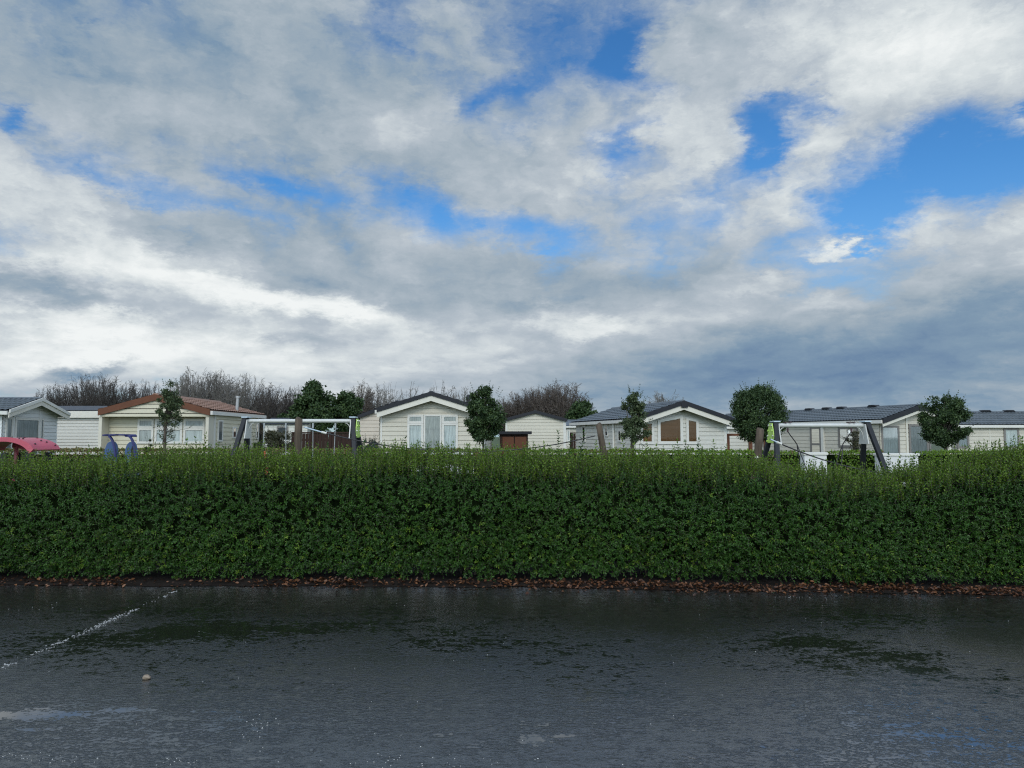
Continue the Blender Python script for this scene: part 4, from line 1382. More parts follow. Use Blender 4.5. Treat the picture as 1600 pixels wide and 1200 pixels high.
pts_ = [bl(*t_) for t_ in ((166, 680.2), (172, 679.6), (187, 679.3), (201, 679.6), (205, 681.6))]
for i in range(len(pts_) - 1): mb.bar(pts_[i] + Vector((0, .05, 0)), pts_[i + 1] + Vector((0, .0, 0)), .20, .026, Vector((0, 0, 1)))
mb.build('roof_bar', M['play_navy'], e)
mb = MB(); mb.box2((bl(160, 700).x, -.1, .3), (bl(213, 700).x, .3, .36)); mb.build('bench', M['play_blue'], e)

# orange pole by the swing, thin stakes
def pole(name, pxt, pyt, pxb, pyb, Y, r, mat, label, cat):
    t_, b_ = P(pxt, pyt, Y), P(pxb, pyb, Y); d = (t_ - b_); foot = b_ - d * (b_.z / d.z)
    mb = MB(); mb.tube([(0, 0, 0), (t_ - foot) * .5, t_ - foot], [r * 1.15, r, r * .8], 10)
    o = mb.build(name, M[mat], None); o.location = foot
    tag(o, label, cat); return o


pole('marker_pole', 413.5, 705, 416.5, 735, 12.5, .022, 'orange', 'short leaning orange red pole beside the left swing legs', 'pole')
pole('plant_stake', 757.5, 684, 757.5, 704, 23.3, .02, 'steel_white', 'thin white stake beside the clipped evergreen near the cream gable', 'stake')


# ------------------------------------------------------------------ trees with leaves
def leafy_tree(name, px, Y, ytop, ybot, wpx, label, leaf='evergreen', nclump=60, per=120, leafL=.075, shape='oval', dens=1.0, trunk_w=.06, seed=0, hollow=.0, cat='tree', stick=14, group=None, trunk_px=None, barkm='bark'):
    global rng
    keep_rng = rng; rng = np.random.default_rng(100 + seed)
    random.seed(100 + seed)
    base = Vector((X_at(px, Y), Y, 0))
    zt, zb_ = Z_at(ytop, Y), Z_at(ybot, Y)
    rw = wpx / 2 * Y / FPX; H = zt - zb_; zc = (zt + zb_) / 2
    e = empty(name, base, 0, label, cat, group)
    # clump centres in the crown volume
    cs = []
    while len(cs) < nclump:
        p_ = rng.uniform(-1, 1, 3)
        r_ = np.linalg.norm(p_)
        if r_ > 1: continue
        if r_ < hollow and rng.uniform() < .8: continue
        x_, y_, z_ = p_
        if shape == 'oval':
            k_ = 1.0
        elif shape == 'cone':
            k_ = 1.0 - .35 * z_
        elif shape == 'round':
            k_ = 1.0; z_ = np.sign(z_) * abs(z_) ** .8
        elif shape == 'loose':
            k_ = 1.0 + .25 * np.sin(z_ * 5 + seed) - .2 * z_
        cs.append((x_ * rw * .88 * k_, y_ * rw * .88 * k_, zc + z_ * H * .44))
    cs = np.array(cs)
    lv = Leaves()
    cr = rw * (.30 if shape != 'round' else .22)
    for c in cs:
        n_ = int(per * 1.35 * rng.uniform(.6, 1.3))
        off = rng.normal(0, 1, (n_, 3)); off = unit(off) * (rng.uniform(0, 1, (n_, 1)) ** .45) * cr * rng.uniform(.7, 1.25) * np.array([1, 1, .85])
        p_ = c + off
        out = unit(p_ - np.array([0, 0, zc]))
        d = unit(out * .6 + rng.normal(0, .6, (n_, 3)) + np.array([0, 0, .15]))
        n_s = .82; L_ = leafL * n_s * rng.uniform(.7, 1.3, n_)
        lv.add(p_, d, unit(out + rng.normal(0, .5, (n_, 3)) + np.array([0, 0, .4])), L_, L_ * .55, 0)
    # stray shoots at the outline
    for i in range(stick):
        v_ = unit(rng.normal(size=(1, 3)) + np.array([[0, 0, .5]]))
        b_ = np.array([[0, 0, zc]]) + v_ * np.array([rw * .92, rw * .92, H * .47])
        sprigs(lv, b_, unit(v_ + np.array([0, 0, .7])), np.array([rng.uniform(.12, .32)]), 4, leafL * .9, 0, 1)
    lv.build('crown', [M[leaf], M[barkm]], e)
    mb = MB()
    tx = 0 if trunk_px is None else X_at(trunk_px, Y) - base.x
    mb.tube([(tx, 0, -.05), (tx * .8 + .02, .01, zb_ * .6), (tx * .5 - .02, 0, zb_ + H * .25), (0, .02, zc + H * .2), (.02, 0, zt - H * .15)], [trunk_w * 1.3, trunk_w, trunk_w * .8, trunk_w * .5, trunk_w * .15], 9)
    for c in cs[:18]:
        f = rng.uniform(.05, .5)
        s_ = Vector((tx * .4, 0, zb_ + H * f * .8)); c_ = Vector(c)
        if c_.z < s_.z: s_.z = max(zb_ - .05, c_.z - .15)
        mid_ = s_.lerp(c_, .5) + Vector((0, 0, -.04))
        mb.tube([s_, mid_, c_], [trunk_w * .42, trunk_w * .28, trunk_w * .1], 5, cap=False)
    mb.build('trunk', M[barkm], e)
    rng = keep_rng
    return e


leafy_tree('evergreen_tree', 755, 23.6, 602, 692, 62, 'dark bushy evergreen before the right corner of the curtained cream home', nclump=70, per=130, shape='cone', seed=1, leafL=.085, trunk_px=757, stick=22)
leafy_tree('topiary_tree', 1187, 23.5, 601, 694, 88, 'big dense round clipped tree between the white home and the right swing', nclump=300, per=75, shape='round', hollow=.55, seed=2, leafL=.07, trunk_w=.075, trunk_px=1180, stick=40)
leafy_tree('evergreen_tree', 1478, 24.5, 615, 701, 72, 'rounded dark evergreen in front of the long right home', nclump=110, per=110, shape='round', seed=3, leafL=.08, hollow=.3, stick=26, leaf='olive_brown' if False else 'evergreen')
leafy_tree('young_tree', 992, 22.5, 610, 700, 46, 'slim airy grey green tree at the corner of the white home with brown blinds', leaf='evergreen_grey', nclump=46, per=75, shape='loose', seed=4, leafL=.085, stick=26, trunk_px=986)
leafy_tree('young_tree', 263, 21.5, 594, 668, 38, 'thin young tree in front of the brown roofed home', leaf='evergreen_grey', nclump=44, per=60, shape='cone', seed=5, leafL=.07, trunk_w=.045, stick=12, trunk_px=254)
# its loose lower branches
lv = Leaves(); tr = bpy.data.objects['young_tree.001'] if 'young_tree.001' in bpy.data.objects else None
for i in range(60):
    px_ = random.gauss(262, 9); py_ = random.uniform(640, 688); q = P(px_, py_, 21.5 + random.uniform(-.3, .3)) - tr.location
    sprigs(lv, np.array([list(q)]), np.array([[random.gauss(0, .6), random.gauss(0, .6), .6]]), np.array([random.uniform(.12, .25)]), 4, .065, 0, 1)
    lv.tubes(np.array([[X_at(254, 21.5) - tr.location.x, 0, q.z - .12]]), np.array([list(q)]), .006, 1)
lv.build('lower_crown', [M['evergreen_grey'], M['bark']], tr)
# far evergreens
leafy_tree('evergreen_tree', 491, 58, 596, 690, 66, 'tall dark evergreen behind the brown fence by the left swing', nclump=110, per=110, shape='cone', seed=6, leafL=.26, trunk_w=.2, stick=14)
leafy_tree('evergreen_tree', 543, 60, 612, 690, 52, 'lower dark evergreen touching the right side of the taller one by the fence', nclump=70, per=110, shape='oval', seed=7, leafL=.24, trunk_w=.18, stick=10)
leafy_tree('evergreen_tree', 910, 70, 627, 672, 48, 'far low dark evergreen above the small distant home', nclump=60, per=110, shape='oval', seed=8, leafL=.28, trunk_w=.18, stick=8)
leafy_tree('evergreen_tree', 445, 62, 648, 690, 40, 'dark low evergreen above the distant white home under the swing beam', nclump=40, per=110, shape='oval', seed=9, leafL=.25, trunk_w=.15, stick=4)
# shrubs
leafy_tree('shrub', 433, 24.6, 672, 712, 50, 'loose brown green shrub beside the far corner of the brown roofed home', leaf='olive_brown', nclump=50, per=90, shape='loose', seed=10, leafL=.06, trunk_w=.03, cat='shrub', stick=20)
leafy_tree('shrub', 403, 23.5, 684, 716, 16, 'narrow dark shrub against the white side wall behind the left swing legs', leaf='evergreen_grey', nclump=18, per=60, shape='loose', seed=11, leafL=.055, trunk_w=.02, cat='shrub', stick=14)
leafy_tree('shrub', 1334, 23, 668, 712, 28, 'thin wispy shrub in front of the taupe window beneath the right swing beam', leaf='olive_brown', nclump=20, per=42, shape='loose', seed=12, leafL=.055, trunk_w=.02, cat='shrub', stick=26)
leafy_tree('shrub', 577, 26, 688, 716, 34, 'spiky dark rosemary shrub at the left corner of the curtained cream home', leaf='rosemary', nclump=26, per=90, shape='oval', seed=13, leafL=.06, trunk_w=.02, cat='shrub', stick=60)
leafy_tree('shrub', 226, 12.6, 719, 745, 26, 'low shrub with a few white blossoms right of the blue play seat', leaf='blossom', nclump=7, per=22, shape='oval', seed=14, leafL=.045, trunk_w=.012, cat='shrub', stick=0)
leafy_tree('shrub', 232, 22, 683, 712, 12, 'wispy sapling left of the thin young tree', leaf='evergreen_grey', nclump=9, per=40, shape='loose', seed=15, leafL=.05, trunk_w=.012, cat='shrub', stick=8)

# ------------------------------------------------------------------ second hedge in front of the homes
rng = np.random.default_rng(21)
for (px0, px1, Y, ytop, label, mats_) in ((-260, 1252, 22.3, 703.5, 'low brown green hedge in front of the left and middle homes', None),
                                       (1296, 1372, 22.3, 706, 'low green hedge between the two white wall stubs', None),
                                       (1438, 1900, 22.3, 706, 'low green hedge right of the wide white garden wall', None)):
    xa, xb = X_at(px0, Y), X_at(px1, Y); L_ = xb - xa
    e = empty('low_hedge', ((xa + xb) / 2, Y, 0), 0, label, 'hedge', 'low hedges in front of the homes')
    lv = Leaves(); n_ = int(L_ * 700)
    x = rng.uniform(-L_ / 2, L_ / 2, n_)
    zt = np.interp(x + e.location.x, [X_at(0, Y), X_at(800, Y), X_at(1250, Y), X_at(1600, Y)], [Z_at(703.5, Y), Z_at(704.5, Y), Z_at(707, Y), Z_at(707, Y)])
    side = rng.uniform(size=n_)
    y = np.where(side < .55, rng.normal(-.4, .03, n_), rng.uniform(-.4, .4, n_))
    z = np.where(side < .55, zt - rng.uniform(0, .75, n_), zt + rng.normal(0, .018, n_))
    z = z + .02 * wob(x * 3, 31)
    nn = np.where((side < .55)[:, None], np.array([[0, -1, .3]]), np.array([[0, -.2, 1]]))
    L2 = rng.uniform(.05, .085, n_)
    d = unit(nn * .4 + rng.normal(0, .7, (n_, 3)))
    gx = x + e.location.x
    # autumn-brown at left and in patches, greener at right
    pbrown = np.clip(.75 - (gx + 8) / 20 + .35 * wob(gx * 1.3, 33), .05, .9)
    mi = (rng.uniform(size=n_) < pbrown).astype(int)
    lv.add(np.stack([x, y, z], 1), d, unit(nn + rng.normal(0, .5, (n_, 3))), L2, L2 * .6, mi)
    lv.build('foliage', [M['hedge_young'], M['far_hedge']], e)
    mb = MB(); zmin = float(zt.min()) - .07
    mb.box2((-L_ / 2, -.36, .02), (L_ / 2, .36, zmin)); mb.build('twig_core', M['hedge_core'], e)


# ------------------------------------------------------------------ bare trees
def bare_tree_mesh(seed, height, R_, zb, nlimb, ntwig, fan=.7, top_pow=.55, twist=.1):
    """limbs sweep from the trunk to tips spread through a domed crown; twigs fork off their outer halves"""
    r = np.random.default_rng(seed)
    H = height
    trunk, crown = [], []
    # trunk
    tp = [np.array([0, 0, -.1])]
    for i in range(6):
        tp.append(np.array([r.normal(0, .05), r.normal(0, .05), H * .62 * (i + 1) / 6]))
    for i in range(6):
        trunk.append((tp[i], tp[i + 1], .17 * (1 - i / 7.5)))
    def trunk_at(z):
        f = min(max(z / (H * .62) * 6, 0), 5.999); k = int(f) + 0
        return tp[k] + (tp[min(k + 1, 6)] - tp[k]) * (f - k)
    for L_ in range(nlimb):
        ph = r.uniform(0, 6.283); rr = R_ * math.sqrt(r.uniform(0.0, 1))
        edge = math.sqrt(max(1 - (rr / R_) ** 2, 0.0)) ** top_pow
        zt = zb + (H - zb) * (edge * r.uniform(.82, 1.0) if r.uniform() < .8 else edge * r.uniform(.3, .8))
        zt *= 1 + .07 * math.sin(ph * 3 + seed)
        t_ = np.array([rr * math.cos(ph), rr * math.sin(ph), zt])
        s_ = trunk_at(r.uniform(.10, .42) * H * min(1, .55 + .5 * edge))
        if s_[2] > t_[2] - .6: s_ = trunk_at(max(t_[2] - 1.6, .5))
        c_ = np.array([t_[0] * fan, t_[1] * fan, s_[2] + (t_[2] - s_[2]) * .42])
        big = r.uniform() < .28
        pts = []
        n_ = 7
        for i in range(n_ + 1):
            f = i / n_
            p = s_ * (1 - f) ** 2 + 2 * c_ * f * (1 - f) + t_ * f * f
            if 0 < i: p = p + r.normal(0, twist * .6, 3) * np.array([1, 1, .5])
            pts.append(p)
        r0 = .075 if big else .042
        for i in range(n_):
            (trunk if big and i < 4 else crown).append((pts[i], pts[i + 1], max(r0 * (1 - i / n_ * .85), .013)))
        for k in range(ntwig):
            f = r.uniform(.35, 1) ** .8 * (n_ - .01); i = int(f)
            p = pts[i] + (pts[i + 1] - pts[i]) * (f - i)
            tg = pts[i + 1] - pts[i]; tg = tg / np.linalg.norm(tg)
            d = tg * .7 + r.normal(0, .55, 3) + np.array([0, 0, .10]); d /= np.linalg.norm(d)
            ln = r.uniform(.35, .85) * (1.15 - .6 * f / n_)
            q = p + d * ln * .55
            d2 = d + r.normal(0, .3, 3) + np.array([0, 0, .15]); d2 /= np.linalg.norm(d2)
            crown.append((p, q, .016)); crown.append((q, q + d2 * ln * .55, .012))
            d3 = d + r.normal(0, .5, 3); d3 /= np.linalg.norm(d3)
            crown.append((q, q + d3 * ln * .4, .011))
    zmax = max(float(s[1][2]) for s in crown)
    out = []
    for segs in (trunk, crown):
        a = np.array([s[0] for s in segs]); b = np.array([s[1] for s in segs])
        a[:, 2] *= H / zmax; b[:, 2] *= H / zmax
        lv = Leaves(); lv.tubes(a, b, np.array([s[2] for s in segs]))
        out.append(mesh_np('branches', np.concatenate(lv.v), np.concatenate(lv.q)))
    return out


protos = []
specs = [(11, 2.6, 2.2, 105, 19, .5, .5, .15), (12, 3.0, 1.6, 110, 18, .5, .55, .17), (13, 2.2, 2.6, 100, 19, .45, .5, .13),
         (14, 2.2, 1.2, 170, 18, .6, .48, .08), (15, 2.8, 3.6, 44, 13, .4, .6, .2)]
for (sd, R_, zb_, nl, nt_, fan_, tpw, tw_) in specs:
    protos.append(bare_tree_mesh(sd, 9, R_, zb_, nl, nt_, fan_, tpw, tw_))


def width_of(pr):
    n_ = len(pr[1].vertices); co = np.empty(n_ * 3, np.float32); pr[1].vertices.foreach_get('co', co); co = co.reshape(-1, 3)
    return float(np.percentile(co[:, 0], 98) - np.percentile(co[:, 0], 2))


pw = [width_of(p_) for p_ in protos]
mats_used = {}


def bare_tree(px, ytop, wpx, kind, tone, Y, label, group, rz):
    e = empty('bare_tree', (X_at(px, Y), Y, 0), rz, label, 'tree', group)
    H = Z_at(ytop - 5, Y)
    tw = {'brown': ('bark', 'twig'), 'pale': ('bark_pale', 'twig_pale'), 'red': ('bark_grey', 'twig_red')}[tone]
    for nm, me, mt in (('trunk', protos[kind][0], tw[0]), ('crown', protos[kind][1], tw[1])):
        key = (kind, nm, tone)
        if key not in mats_used:
            m2 = me.copy(); m2.materials.clear(); m2.materials.append(M[mt]); mats_used[key] = m2
        o = bpy.data.objects.new(nm, mats_used[key]); COL.objects.link(o); o.parent = e
        sx = 1.32 * wpx * Y / FPX / pw[kind]
        o.scale = (sx, sx, H / 9.0)
    return e


TR = [  # px, ytop, width px, proto, tone, distance, label
    (72, 606, 34, 1, 'brown', 84, 'leftmost bare brown tree behind the grey home'),
    (92, 601, 40, 0, 'brown', 80, 'short bare brown tree second from the left of the wood'),
    (114, 596, 44, 2, 'brown', 86, 'bare brown tree rising above the long off white home, left part'),
    (138, 588, 50, 1, 'brown', 80, 'broad bare brown tree above the middle of the long off white home'),
    (157, 585, 46, 0, 'brown', 88, 'tallest bare tree of the brown clump left of the brown roof'),
    (182, 592, 44, 2, 'brown', 82, 'bare brown tree just right of the tallest in the left clump'),
    (206, 596, 42, 1, 'brown', 86, 'bare brown tree above the left end of the brown roof'),
    (228, 599, 38, 0, 'brown', 80, 'bare brown tree just left of the thin young tree'),
    (293, 582, 40, 3, 'pale', 78, 'pale bare tree just right of the thin young tree'),
    (312, 577, 46, 2, 'pale', 82, 'tallest pale bare tree above the ridge of the brown roof'),
    (336, 579, 48, 3, 'pale', 84, 'pale upright bare tree right of the tallest one behind the brown roof'),
    (360, 586, 42, 2, 'pale', 80, 'pale bare tree behind the grey flue pipe'),
    (386, 588, 48, 1, 'pale', 86, 'spreading pale bare tree right of the flue pipe'),
    (414, 603, 40, 0, 'brown', 82, 'low bare brown tree beyond the far corner of the brown roofed home'),
    (437, 602, 42, 2, 'brown', 86, 'low bare tree left of the tall dark evergreen'),
    (458, 606, 34, 1, 'brown', 90, 'faint bare tree touching the left side of the tall dark evergreen'),
    (561, 597, 42, 0, 'red', 92, 'reddish bare tree right of the two dark evergreens'),
    (588, 601, 34, 2, 'pale', 96, 'slender bare tree just left of the curtained cream gable'),
    (612, 602, 40, 4, 'pale', 92, 'fan shaped bare tree over the left slope of the curtained cream home'),
    (638, 600, 44, 4, 'pale', 96, 'wind leaning bare tree left of the curtained home ridge'),
    (684, 597, 50, 4, 'pale', 98, 'spreading bare tree above the ridge of the curtained cream home'),
    (720, 607, 40, 1, 'pale', 98, 'low bare tree behind the black flue of the curtained home'),
    (795, 622, 54, 2, 'red', 90, 'low reddish bare tree right of the bushy evergreen'),
    (817, 611, 48, 3, 'red', 88, 'upright reddish tree above the left slope of the windowless gable'),
    (836, 605, 46, 3, 'red', 92, 'slim reddish tree above the peak of the windowless gable'),
    (857, 602, 50, 3, 'red', 90, 'reddish upright tree left of the broad dome shaped one'),
    (878, 595, 62, 3, 'red', 86, 'broad dome shaped reddish tree left of the low far evergreen'),
    (1040, 613, 40, 2, 'pale', 95, 'lone bare tree above the roof of the white home'),
]
for i, (px, yt, w_, k_, tone, Y, lab) in enumerate(TR):
    bare_tree(px, yt, w_, k_, tone, Y, lab, 'bare winter trees behind the homes', i * 1.3)
# dense twiggy undergrowth below the bare trees: one far mass
rng = np.random.default_rng(5)
lv = Leaves()
for (p0, p1, Y, yt, n_) in ((60, 245, 90, 622, 5200), (262, 470, 92, 620, 6500), (535, 600, 98, 640, 900), (785, 900, 94, 628, 3500)):
    px = rng.uniform(p0, p1, n_)
    hgt = Z_at(yt, Y) * (0.8 + .22 * wob(px * .11, 41)) * rng.uniform(.55, 1.0, n_)
    x = (px - 800) / FPX * Y; y = Y + rng.uniform(-2.5, 2.5, n_)
    a = np.stack([x, y, hgt * rng.uniform(0, .6, n_)], 1)
    b = np.stack([x + rng.normal(0, .45, n_), y + rng.normal(0, .3, n_), hgt], 1)
    lv.tubes(a, b, rng.uniform(.02, .05, n_))
o = lv.build('far_undergrowth', [M['twig']])
tag(o, 'dense brown twiggy undergrowth below the bare trees behind the homes', 'undergrowth', kind='stuff')

# ------------------------------------------------------------------ sky, clouds and sun
SUN_EL, SUN_AZ = 34.0, 186.0      # azimuth clockwise from +Y : sun is behind the camera, to the right
world = bpy.data.worlds.new('World'); scn.world = world
world.use_nodes = True
wt = NT(world.node_tree)
for nd in list(world.node_tree.nodes): world.node_tree.nodes.remove(nd)
sky = wt.n('ShaderNodeTexSky'); sky.sky_type = 'NISHITA'; sky.sun_disc = False
sky.sun_elevation = R(SUN_EL); sky.sun_rotation = R(SUN_AZ)
sky.air_density = 1.0; sky.dust_density = 0.6; sky.ozone_density = 2.0
SKY_STRENGTH = 0.10
dirn = wt.n('ShaderNodeTexCoord').outputs['Generated']
dirn = wt.vm('NORMALIZE', dirn)
sep = wt.n('ShaderNodeSeparateXYZ'); wt.put(sep.inputs[0], dirn)
dx, dy, dz = sep.outputs
az = wt.m('ARCTAN2', dx, dy); el = wt.m('ARCSINE', dz)
zc = wt.m('ADD', wt.m('MAXIMUM', dz, 0.0), 0.21)
comb = wt.n('ShaderNodeCombineXYZ')
wt.put(comb.inputs[0], wt.m('DIVIDE', dx, zc)); wt.put(comb.inputs[1], wt.m('DIVIDE', dy, zc)); comb.inputs[2].default_value = 3.7
plane = comb.outputs[0]
# direction-space coordinates for the individual clouds, roughened by noise
cu = wt.n('ShaderNodeCombineXYZ'); wt.put(cu.inputs[0], az); wt.put(cu.inputs[1], el)
mp = wt.n('ShaderNodeMapping'); mp.inputs['Scale'].default_value = (1, 2.2, 1); mp.inputs['Rotation'].default_value = (0, 0, R(8))
wt.put(mp.inputs[0], cu.outputs[0])
wn = wt.vm('SUBTRACT', wt.noise(mp.outputs[0], 4.5, 10, 0.66, col=True), (.5, .5, .5))
warp = wt.vm('MULTIPLY', wn, (.24, .15, 0))
auv = wt.vm('ADD', cu.outputs[0], warp)


def sky_angles(px, py):
    d = ray(px, py); d = d / np.linalg.norm(d)
    return math.atan2(d[0], d[1]), math.asin(d[2])


BL = [  # px, py, rx, ry, tilt(deg, clockwise), cover, brightness
    (580, 28, 45, 40, 0, -.55, 0), (745, 150, 80, 22, -12, -.65, 0), (972, 85, 36, 50, -20, -.72, 0), (1010, 128, 44, 22, 20, -.35, 0),
    (1190, 215, 60, 46, -35, -1.0, 0), (1480, 250, 165, 55, -6, -1.35, 0), (1590, 165, 26, 24, 0, -.7, 0), (1490, 18, 44, 24, 0, -.6, -.1),
    (1205, 150, 44, 18, 0, -.45, 0), (1295, 145, 40, 18, 0, -.55, 0), (650, 305, 165, 26, 8, -.60, 0), (430, 272, 95, 17, 14, -.6, 0),
    (215, 282, 130, 16, 12, -.65, 0), (1090, 322, 55, 26, 0, -.5, 0), (8, 205, 22, 12, 0, -.6, 0), (620, 420, 70, 16, 10, -.75, 0),
    (1370, 345, 42, 18, 20, -.65, 0), (990, 225, 60, 22, -30, -.65, 0), (860, 370, 60, 20, 0, -.3, 0),
    (720, 345, 90, 30, 0, -.45, 0),
    (830, 330, 60, 30, 0, -.3, 0), (330, 300, 160, 14, 14, -.45, 0), (880, 60, 60, 30, 0, -.2, 0), (1430, 310, 120, 24, 0, -.3, 0), (860, 400, 60, 14, 0, -.35, 0), (1010, 275, 50, 20, 0, -.3, 0),
    # bright masses
    (1480, 85, 190, 85, 0, .65, .42), (1290, 75, 150, 70, 0, .55, .30), (1060, 222, 62, 52, 10, .65, .32), (1275, 232, 62, 62, 0, .65, .30),
    (662, 172, 42, 32, 0, .5, .26), (1200, 305, 170, 46, 0, .45, .12), (1530, 395, 120, 55, 0, .55, .22), (780, 235, 130, 55, 10, .35, .05),
    (860, 300, 120, 40, 0, .3, .08), (150, 235, 260, 30, 18, .25, .08),
    (190, 365, 190, 42, 22, .5, .36), (330, 425, 210, 26, 12, .5, .36), (110, 420, 150, 30, 0, .5, .30), (90, 525, 240, 42, 0, .6, .42), (330, 470, 180, 22, 10, .5, .42),
    (530, 500, 120, 16, 12, .5, .36), (330, 560, 420, 42, 0, .7, .40), (650, 560, 260, 50, 0, .5, .12), (835, 492, 50, 12, 0, .5, .42), (930, 510, 40, 12, 0, .5, .42),
    (1050, 500, 130, 18, 0, .5, .20), (1230, 425, 110, 14, -8, .4, .28), (1290, 462, 60, 10, 0, .4, .28), (1315, 374, 34, 9, 20, .7, .55), (830, 545, 150, 22, 0, .4, .06),
    # dark banks
    (230, 110, 380, 110, 8, .6, -.34), (640, 90, 160, 90, 0, .4, -.25), (1110, 70, 70, 60, 0, .35, -.10), (40, 448, 110, 12, 10, .6, -.62), (110, 480, 110, 14, 8, .5, -.55), (15, 425, 60, 12, 10, .6, -.45),
    (380, 440, 120, 14, 8, .6, -.48), (500, 455, 110, 14, 10, .6, -.40), (440, 512, 105, 15, 11, .6, -.66), (155, 571, 52, 12, 0, .6, -1.7), (290, 360, 130, 26, 14, .5, -.22),
    (500, 370, 170, 40, 14, .5, -.16), (700, 440, 170, 32, 6, .5, -.22), (960, 440, 170, 28, 0, .5, -.18), (620, 530, 120, 16, 8, .4, -.14),
    (1430, 535, 330, 62, -6, 1.1, -.72), (1200, 590, 330, 45, 0, 1.1, -.62), (980, 585, 180, 45, 0, .6, -.16), (1480, 610, 240, 30, 0, .6, -.08), (1560, 480, 140, 30, 0, .5, -.14), (1450, 575, 90, 7, 0, 0, -.14),
]
cover, bright = None, None
for (px, py, rx, ry, tilt, wc, wb) in BL:
    a_, e_ = sky_angles(px, py)
    kx = (sky_angles(px + 10, py)[0] - a_) / 10; ky = (e_ - sky_angles(px, py + 10)[1]) / 10
    mp = wt.n('ShaderNodeMapping'); mp.vector_type = 'TEXTURE'
    mp.inputs['Location'].default_value = (a_, e_, 0); mp.inputs['Rotation'].default_value = (0, 0, -R(tilt))
    mp.inputs['Scale'].default_value = (rx * kx * 1.15, ry * ky * 1.15, 1)
    wt.put(mp.inputs[0], auv)
    ex_ = wt.m('POWER', 0.42, wt.vm('DOT_PRODUCT', mp.outputs[0], mp.outputs[0]))
    if wc: cover = wt.m('MULTIPLY_ADD', ex_, wc, cover if cover is not None else 0.0)
    if wb: bright = wt.m('MULTIPLY_ADD', ex_, wb * (.78 if wb > 0 else .42), bright if bright is not None else 0.0)
# fractal cloud field on the cloud layer
pw_ = wt.vm('MULTIPLY_ADD', wn, (.55, .55, .5), plane)
f1 = wt.noise(pw_, 1.7, 10, 0.56)
f2 = wt.noise(wt.vm('ADD', pw_, (.06, .09, 0)), 1.7, 10, 0.56)
relief = wt.m('SUBTRACT', f1, f2)
lowk = wt.smooth(el, .02, .30, .30, 1.0)     # puffs flatten into layers towards the horizon
f3 = wt.noise(wt.vm('ADD', pw_, (5.2, 1.3, 7)), 4.6, 9, 0.56)
f4 = wt.noise(wt.vm('MULTIPLY_ADD', wn, (.10, .10, .10), dirn), 8.5, 9, 0.57)      # puffs
f4b = wt.noise(wt.vm('ADD', wt.vm('MULTIPLY_ADD', wn, (.10, .10, .10), dirn), (.016, 0, .022)), 8.5, 9, 0.57)
nz = wt.m('ADD', wt.m('MULTIPLY', wt.m('SUBTRACT', f1, .5), 1.5), wt.m('MULTIPLY', wt.m('SUBTRACT', f3, .5), 1.0))
puff = wt.m('MULTIPLY', wt.m('SUBTRACT', f4, .5), lowk)
nz = wt.m('MULTIPLY_ADD', puff, 2.5, nz)
cov = wt.m('ADD', nz, wt.m('ADD', wt.m('MULTIPLY', cover, 1.0), 0.09))
alpha = wt.smooth(cov, -.66, .52)
br = wt.m('ADD', bright, 0.505)
br = wt.m('MULTIPLY_ADD', relief, 0.9, br)
br = wt.m('MULTIPLY_ADD', puff, 0.50, br)
br = wt.m('MULTIPLY_ADD', wt.m('MULTIPLY', wt.m('SUBTRACT', f4, f4b), lowk), 0.65, br)
br = wt.m('MULTIPLY_ADD', wt.m('SUBTRACT', f3, .5), 0.30, br)
# clouds on the sunny side (behind the viewer) are lit white
br = wt.m('MULTIPLY_ADD', wt.smooth(dy, .15, -.7), 0.34, br)
br = wt.m('MULTIPLY_ADD', br, .86, .078)
ccol = wt.ramp(br, [(0.0, (.14, .23, .37)), (.24, (.22, .32, .43)), (.44, (.35, .425, .495)), (.62, (.47, .53, .59)), (.82, (.69, .74, .76)), (1.0, (.88, .91, .91))])
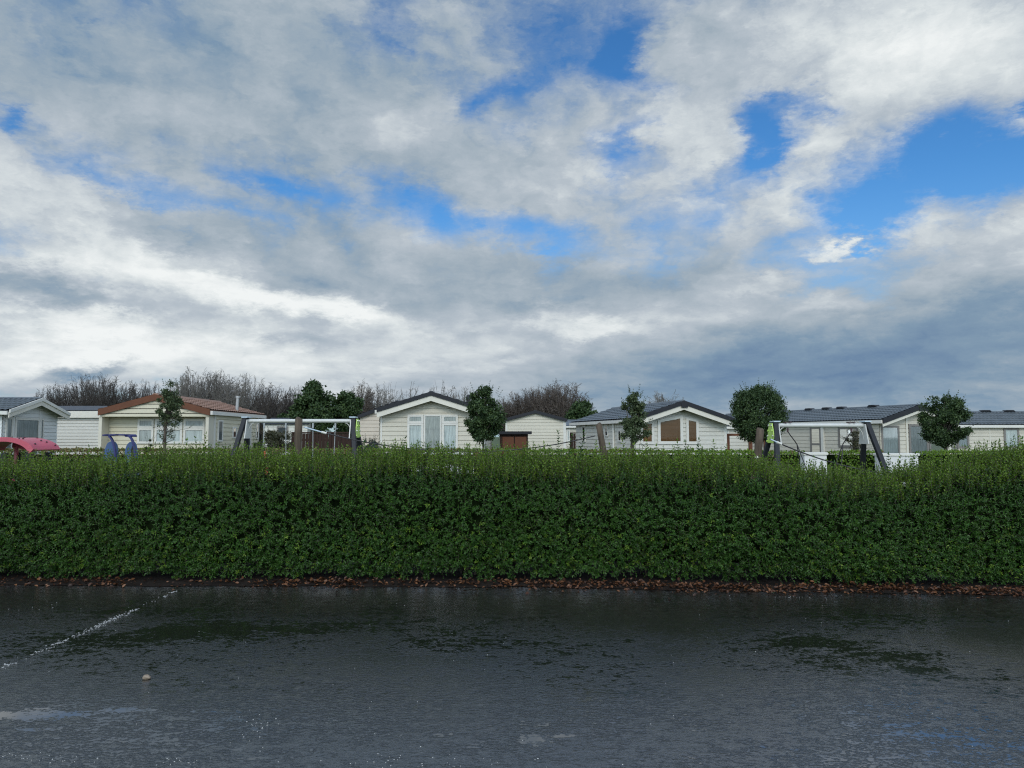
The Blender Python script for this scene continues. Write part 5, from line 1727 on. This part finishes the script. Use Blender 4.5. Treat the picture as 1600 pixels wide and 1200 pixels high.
# blue air: Nishita, scaled
hs = wt.n('ShaderNodeHueSaturation'); hs.inputs['Saturation'].default_value = 1.18; hs.inputs['Value'].default_value = 1.25
wt.put(hs.inputs['Color'], sky.outputs[0])
skyc = wt.vm('MULTIPLY', wt.vm('SCALE', hs.outputs[0], SKY_STRENGTH), (.50, .84, 1.06))
skyc = wt.mix(wt.smooth(el, .34, .02), skyc, wt.mix(.35, skyc, (.42, .56, .70)))
final = wt.mix(alpha, skyc, ccol)
# gain added to the unseen sky behind and overhead, to brighten the scene
gain = wt.m('MULTIPLY_ADD', wt.smooth(dy, .50, -.25), 1.35, 1.0)
gain = wt.m('MULTIPLY_ADD', wt.smooth(dz, .62, .95), .7, gain)
final = wt.vm('SCALE', final, wt.m('MULTIPLY', gain, wt.smooth(dz, -.05, -.015)))   # nothing shines from below the horizon
bg = wt.n('ShaderNodeBackground'); wt.put(bg.inputs[0], final); bg.inputs[1].default_value = 1.0
ow = wt.n('ShaderNodeOutputWorld'); wt.put(ow.inputs[0], bg.outputs[0])
world.cycles.sampling_method = 'MANUAL'; world.cycles.sample_map_resolution = 512

sd = bpy.data.lights.new('sun', 'SUN'); so = bpy.data.objects.new('sun', sd); COL.objects.link(so)
sd.energy = 1.0; sd.angle = R(14); sd.color = (1.0, .95, .87)
azr, elr = R(SUN_AZ), R(SUN_EL)
sv = Vector((math.sin(azr) * math.cos(elr), math.cos(azr) * math.cos(elr), math.sin(elr)))
so.rotation_euler = (-sv).to_track_quat('-Z', 'Y').to_euler()
so.location = (20, -30, 40)

# ------------------------------------------------------------------ render settings
scn.view_settings.view_transform = 'Standard'
scn.view_settings.look = 'None'
scn.view_settings.exposure = 0.0
scn.view_settings.gamma = 1.0
scn.cycles.use_denoising = True
scn.cycles.denoiser = 'OPENIMAGEDENOISE'
scn.cycles.denoising_input_passes = 'RGB_ALBEDO_NORMAL'
scn.cycles.denoising_prefilter = 'NONE'
scn.cycles.pixel_filter_type = 'BLACKMAN_HARRIS'
scn.cycles.filter_width = 1.15
scn.cycles.use_light_tree = False
scn.cycles.max_bounces = 6
scn.cycles.transparent_max_bounces = 8
scn.cycles.caustics_reflective = False
scn.cycles.caustics_refractive = False
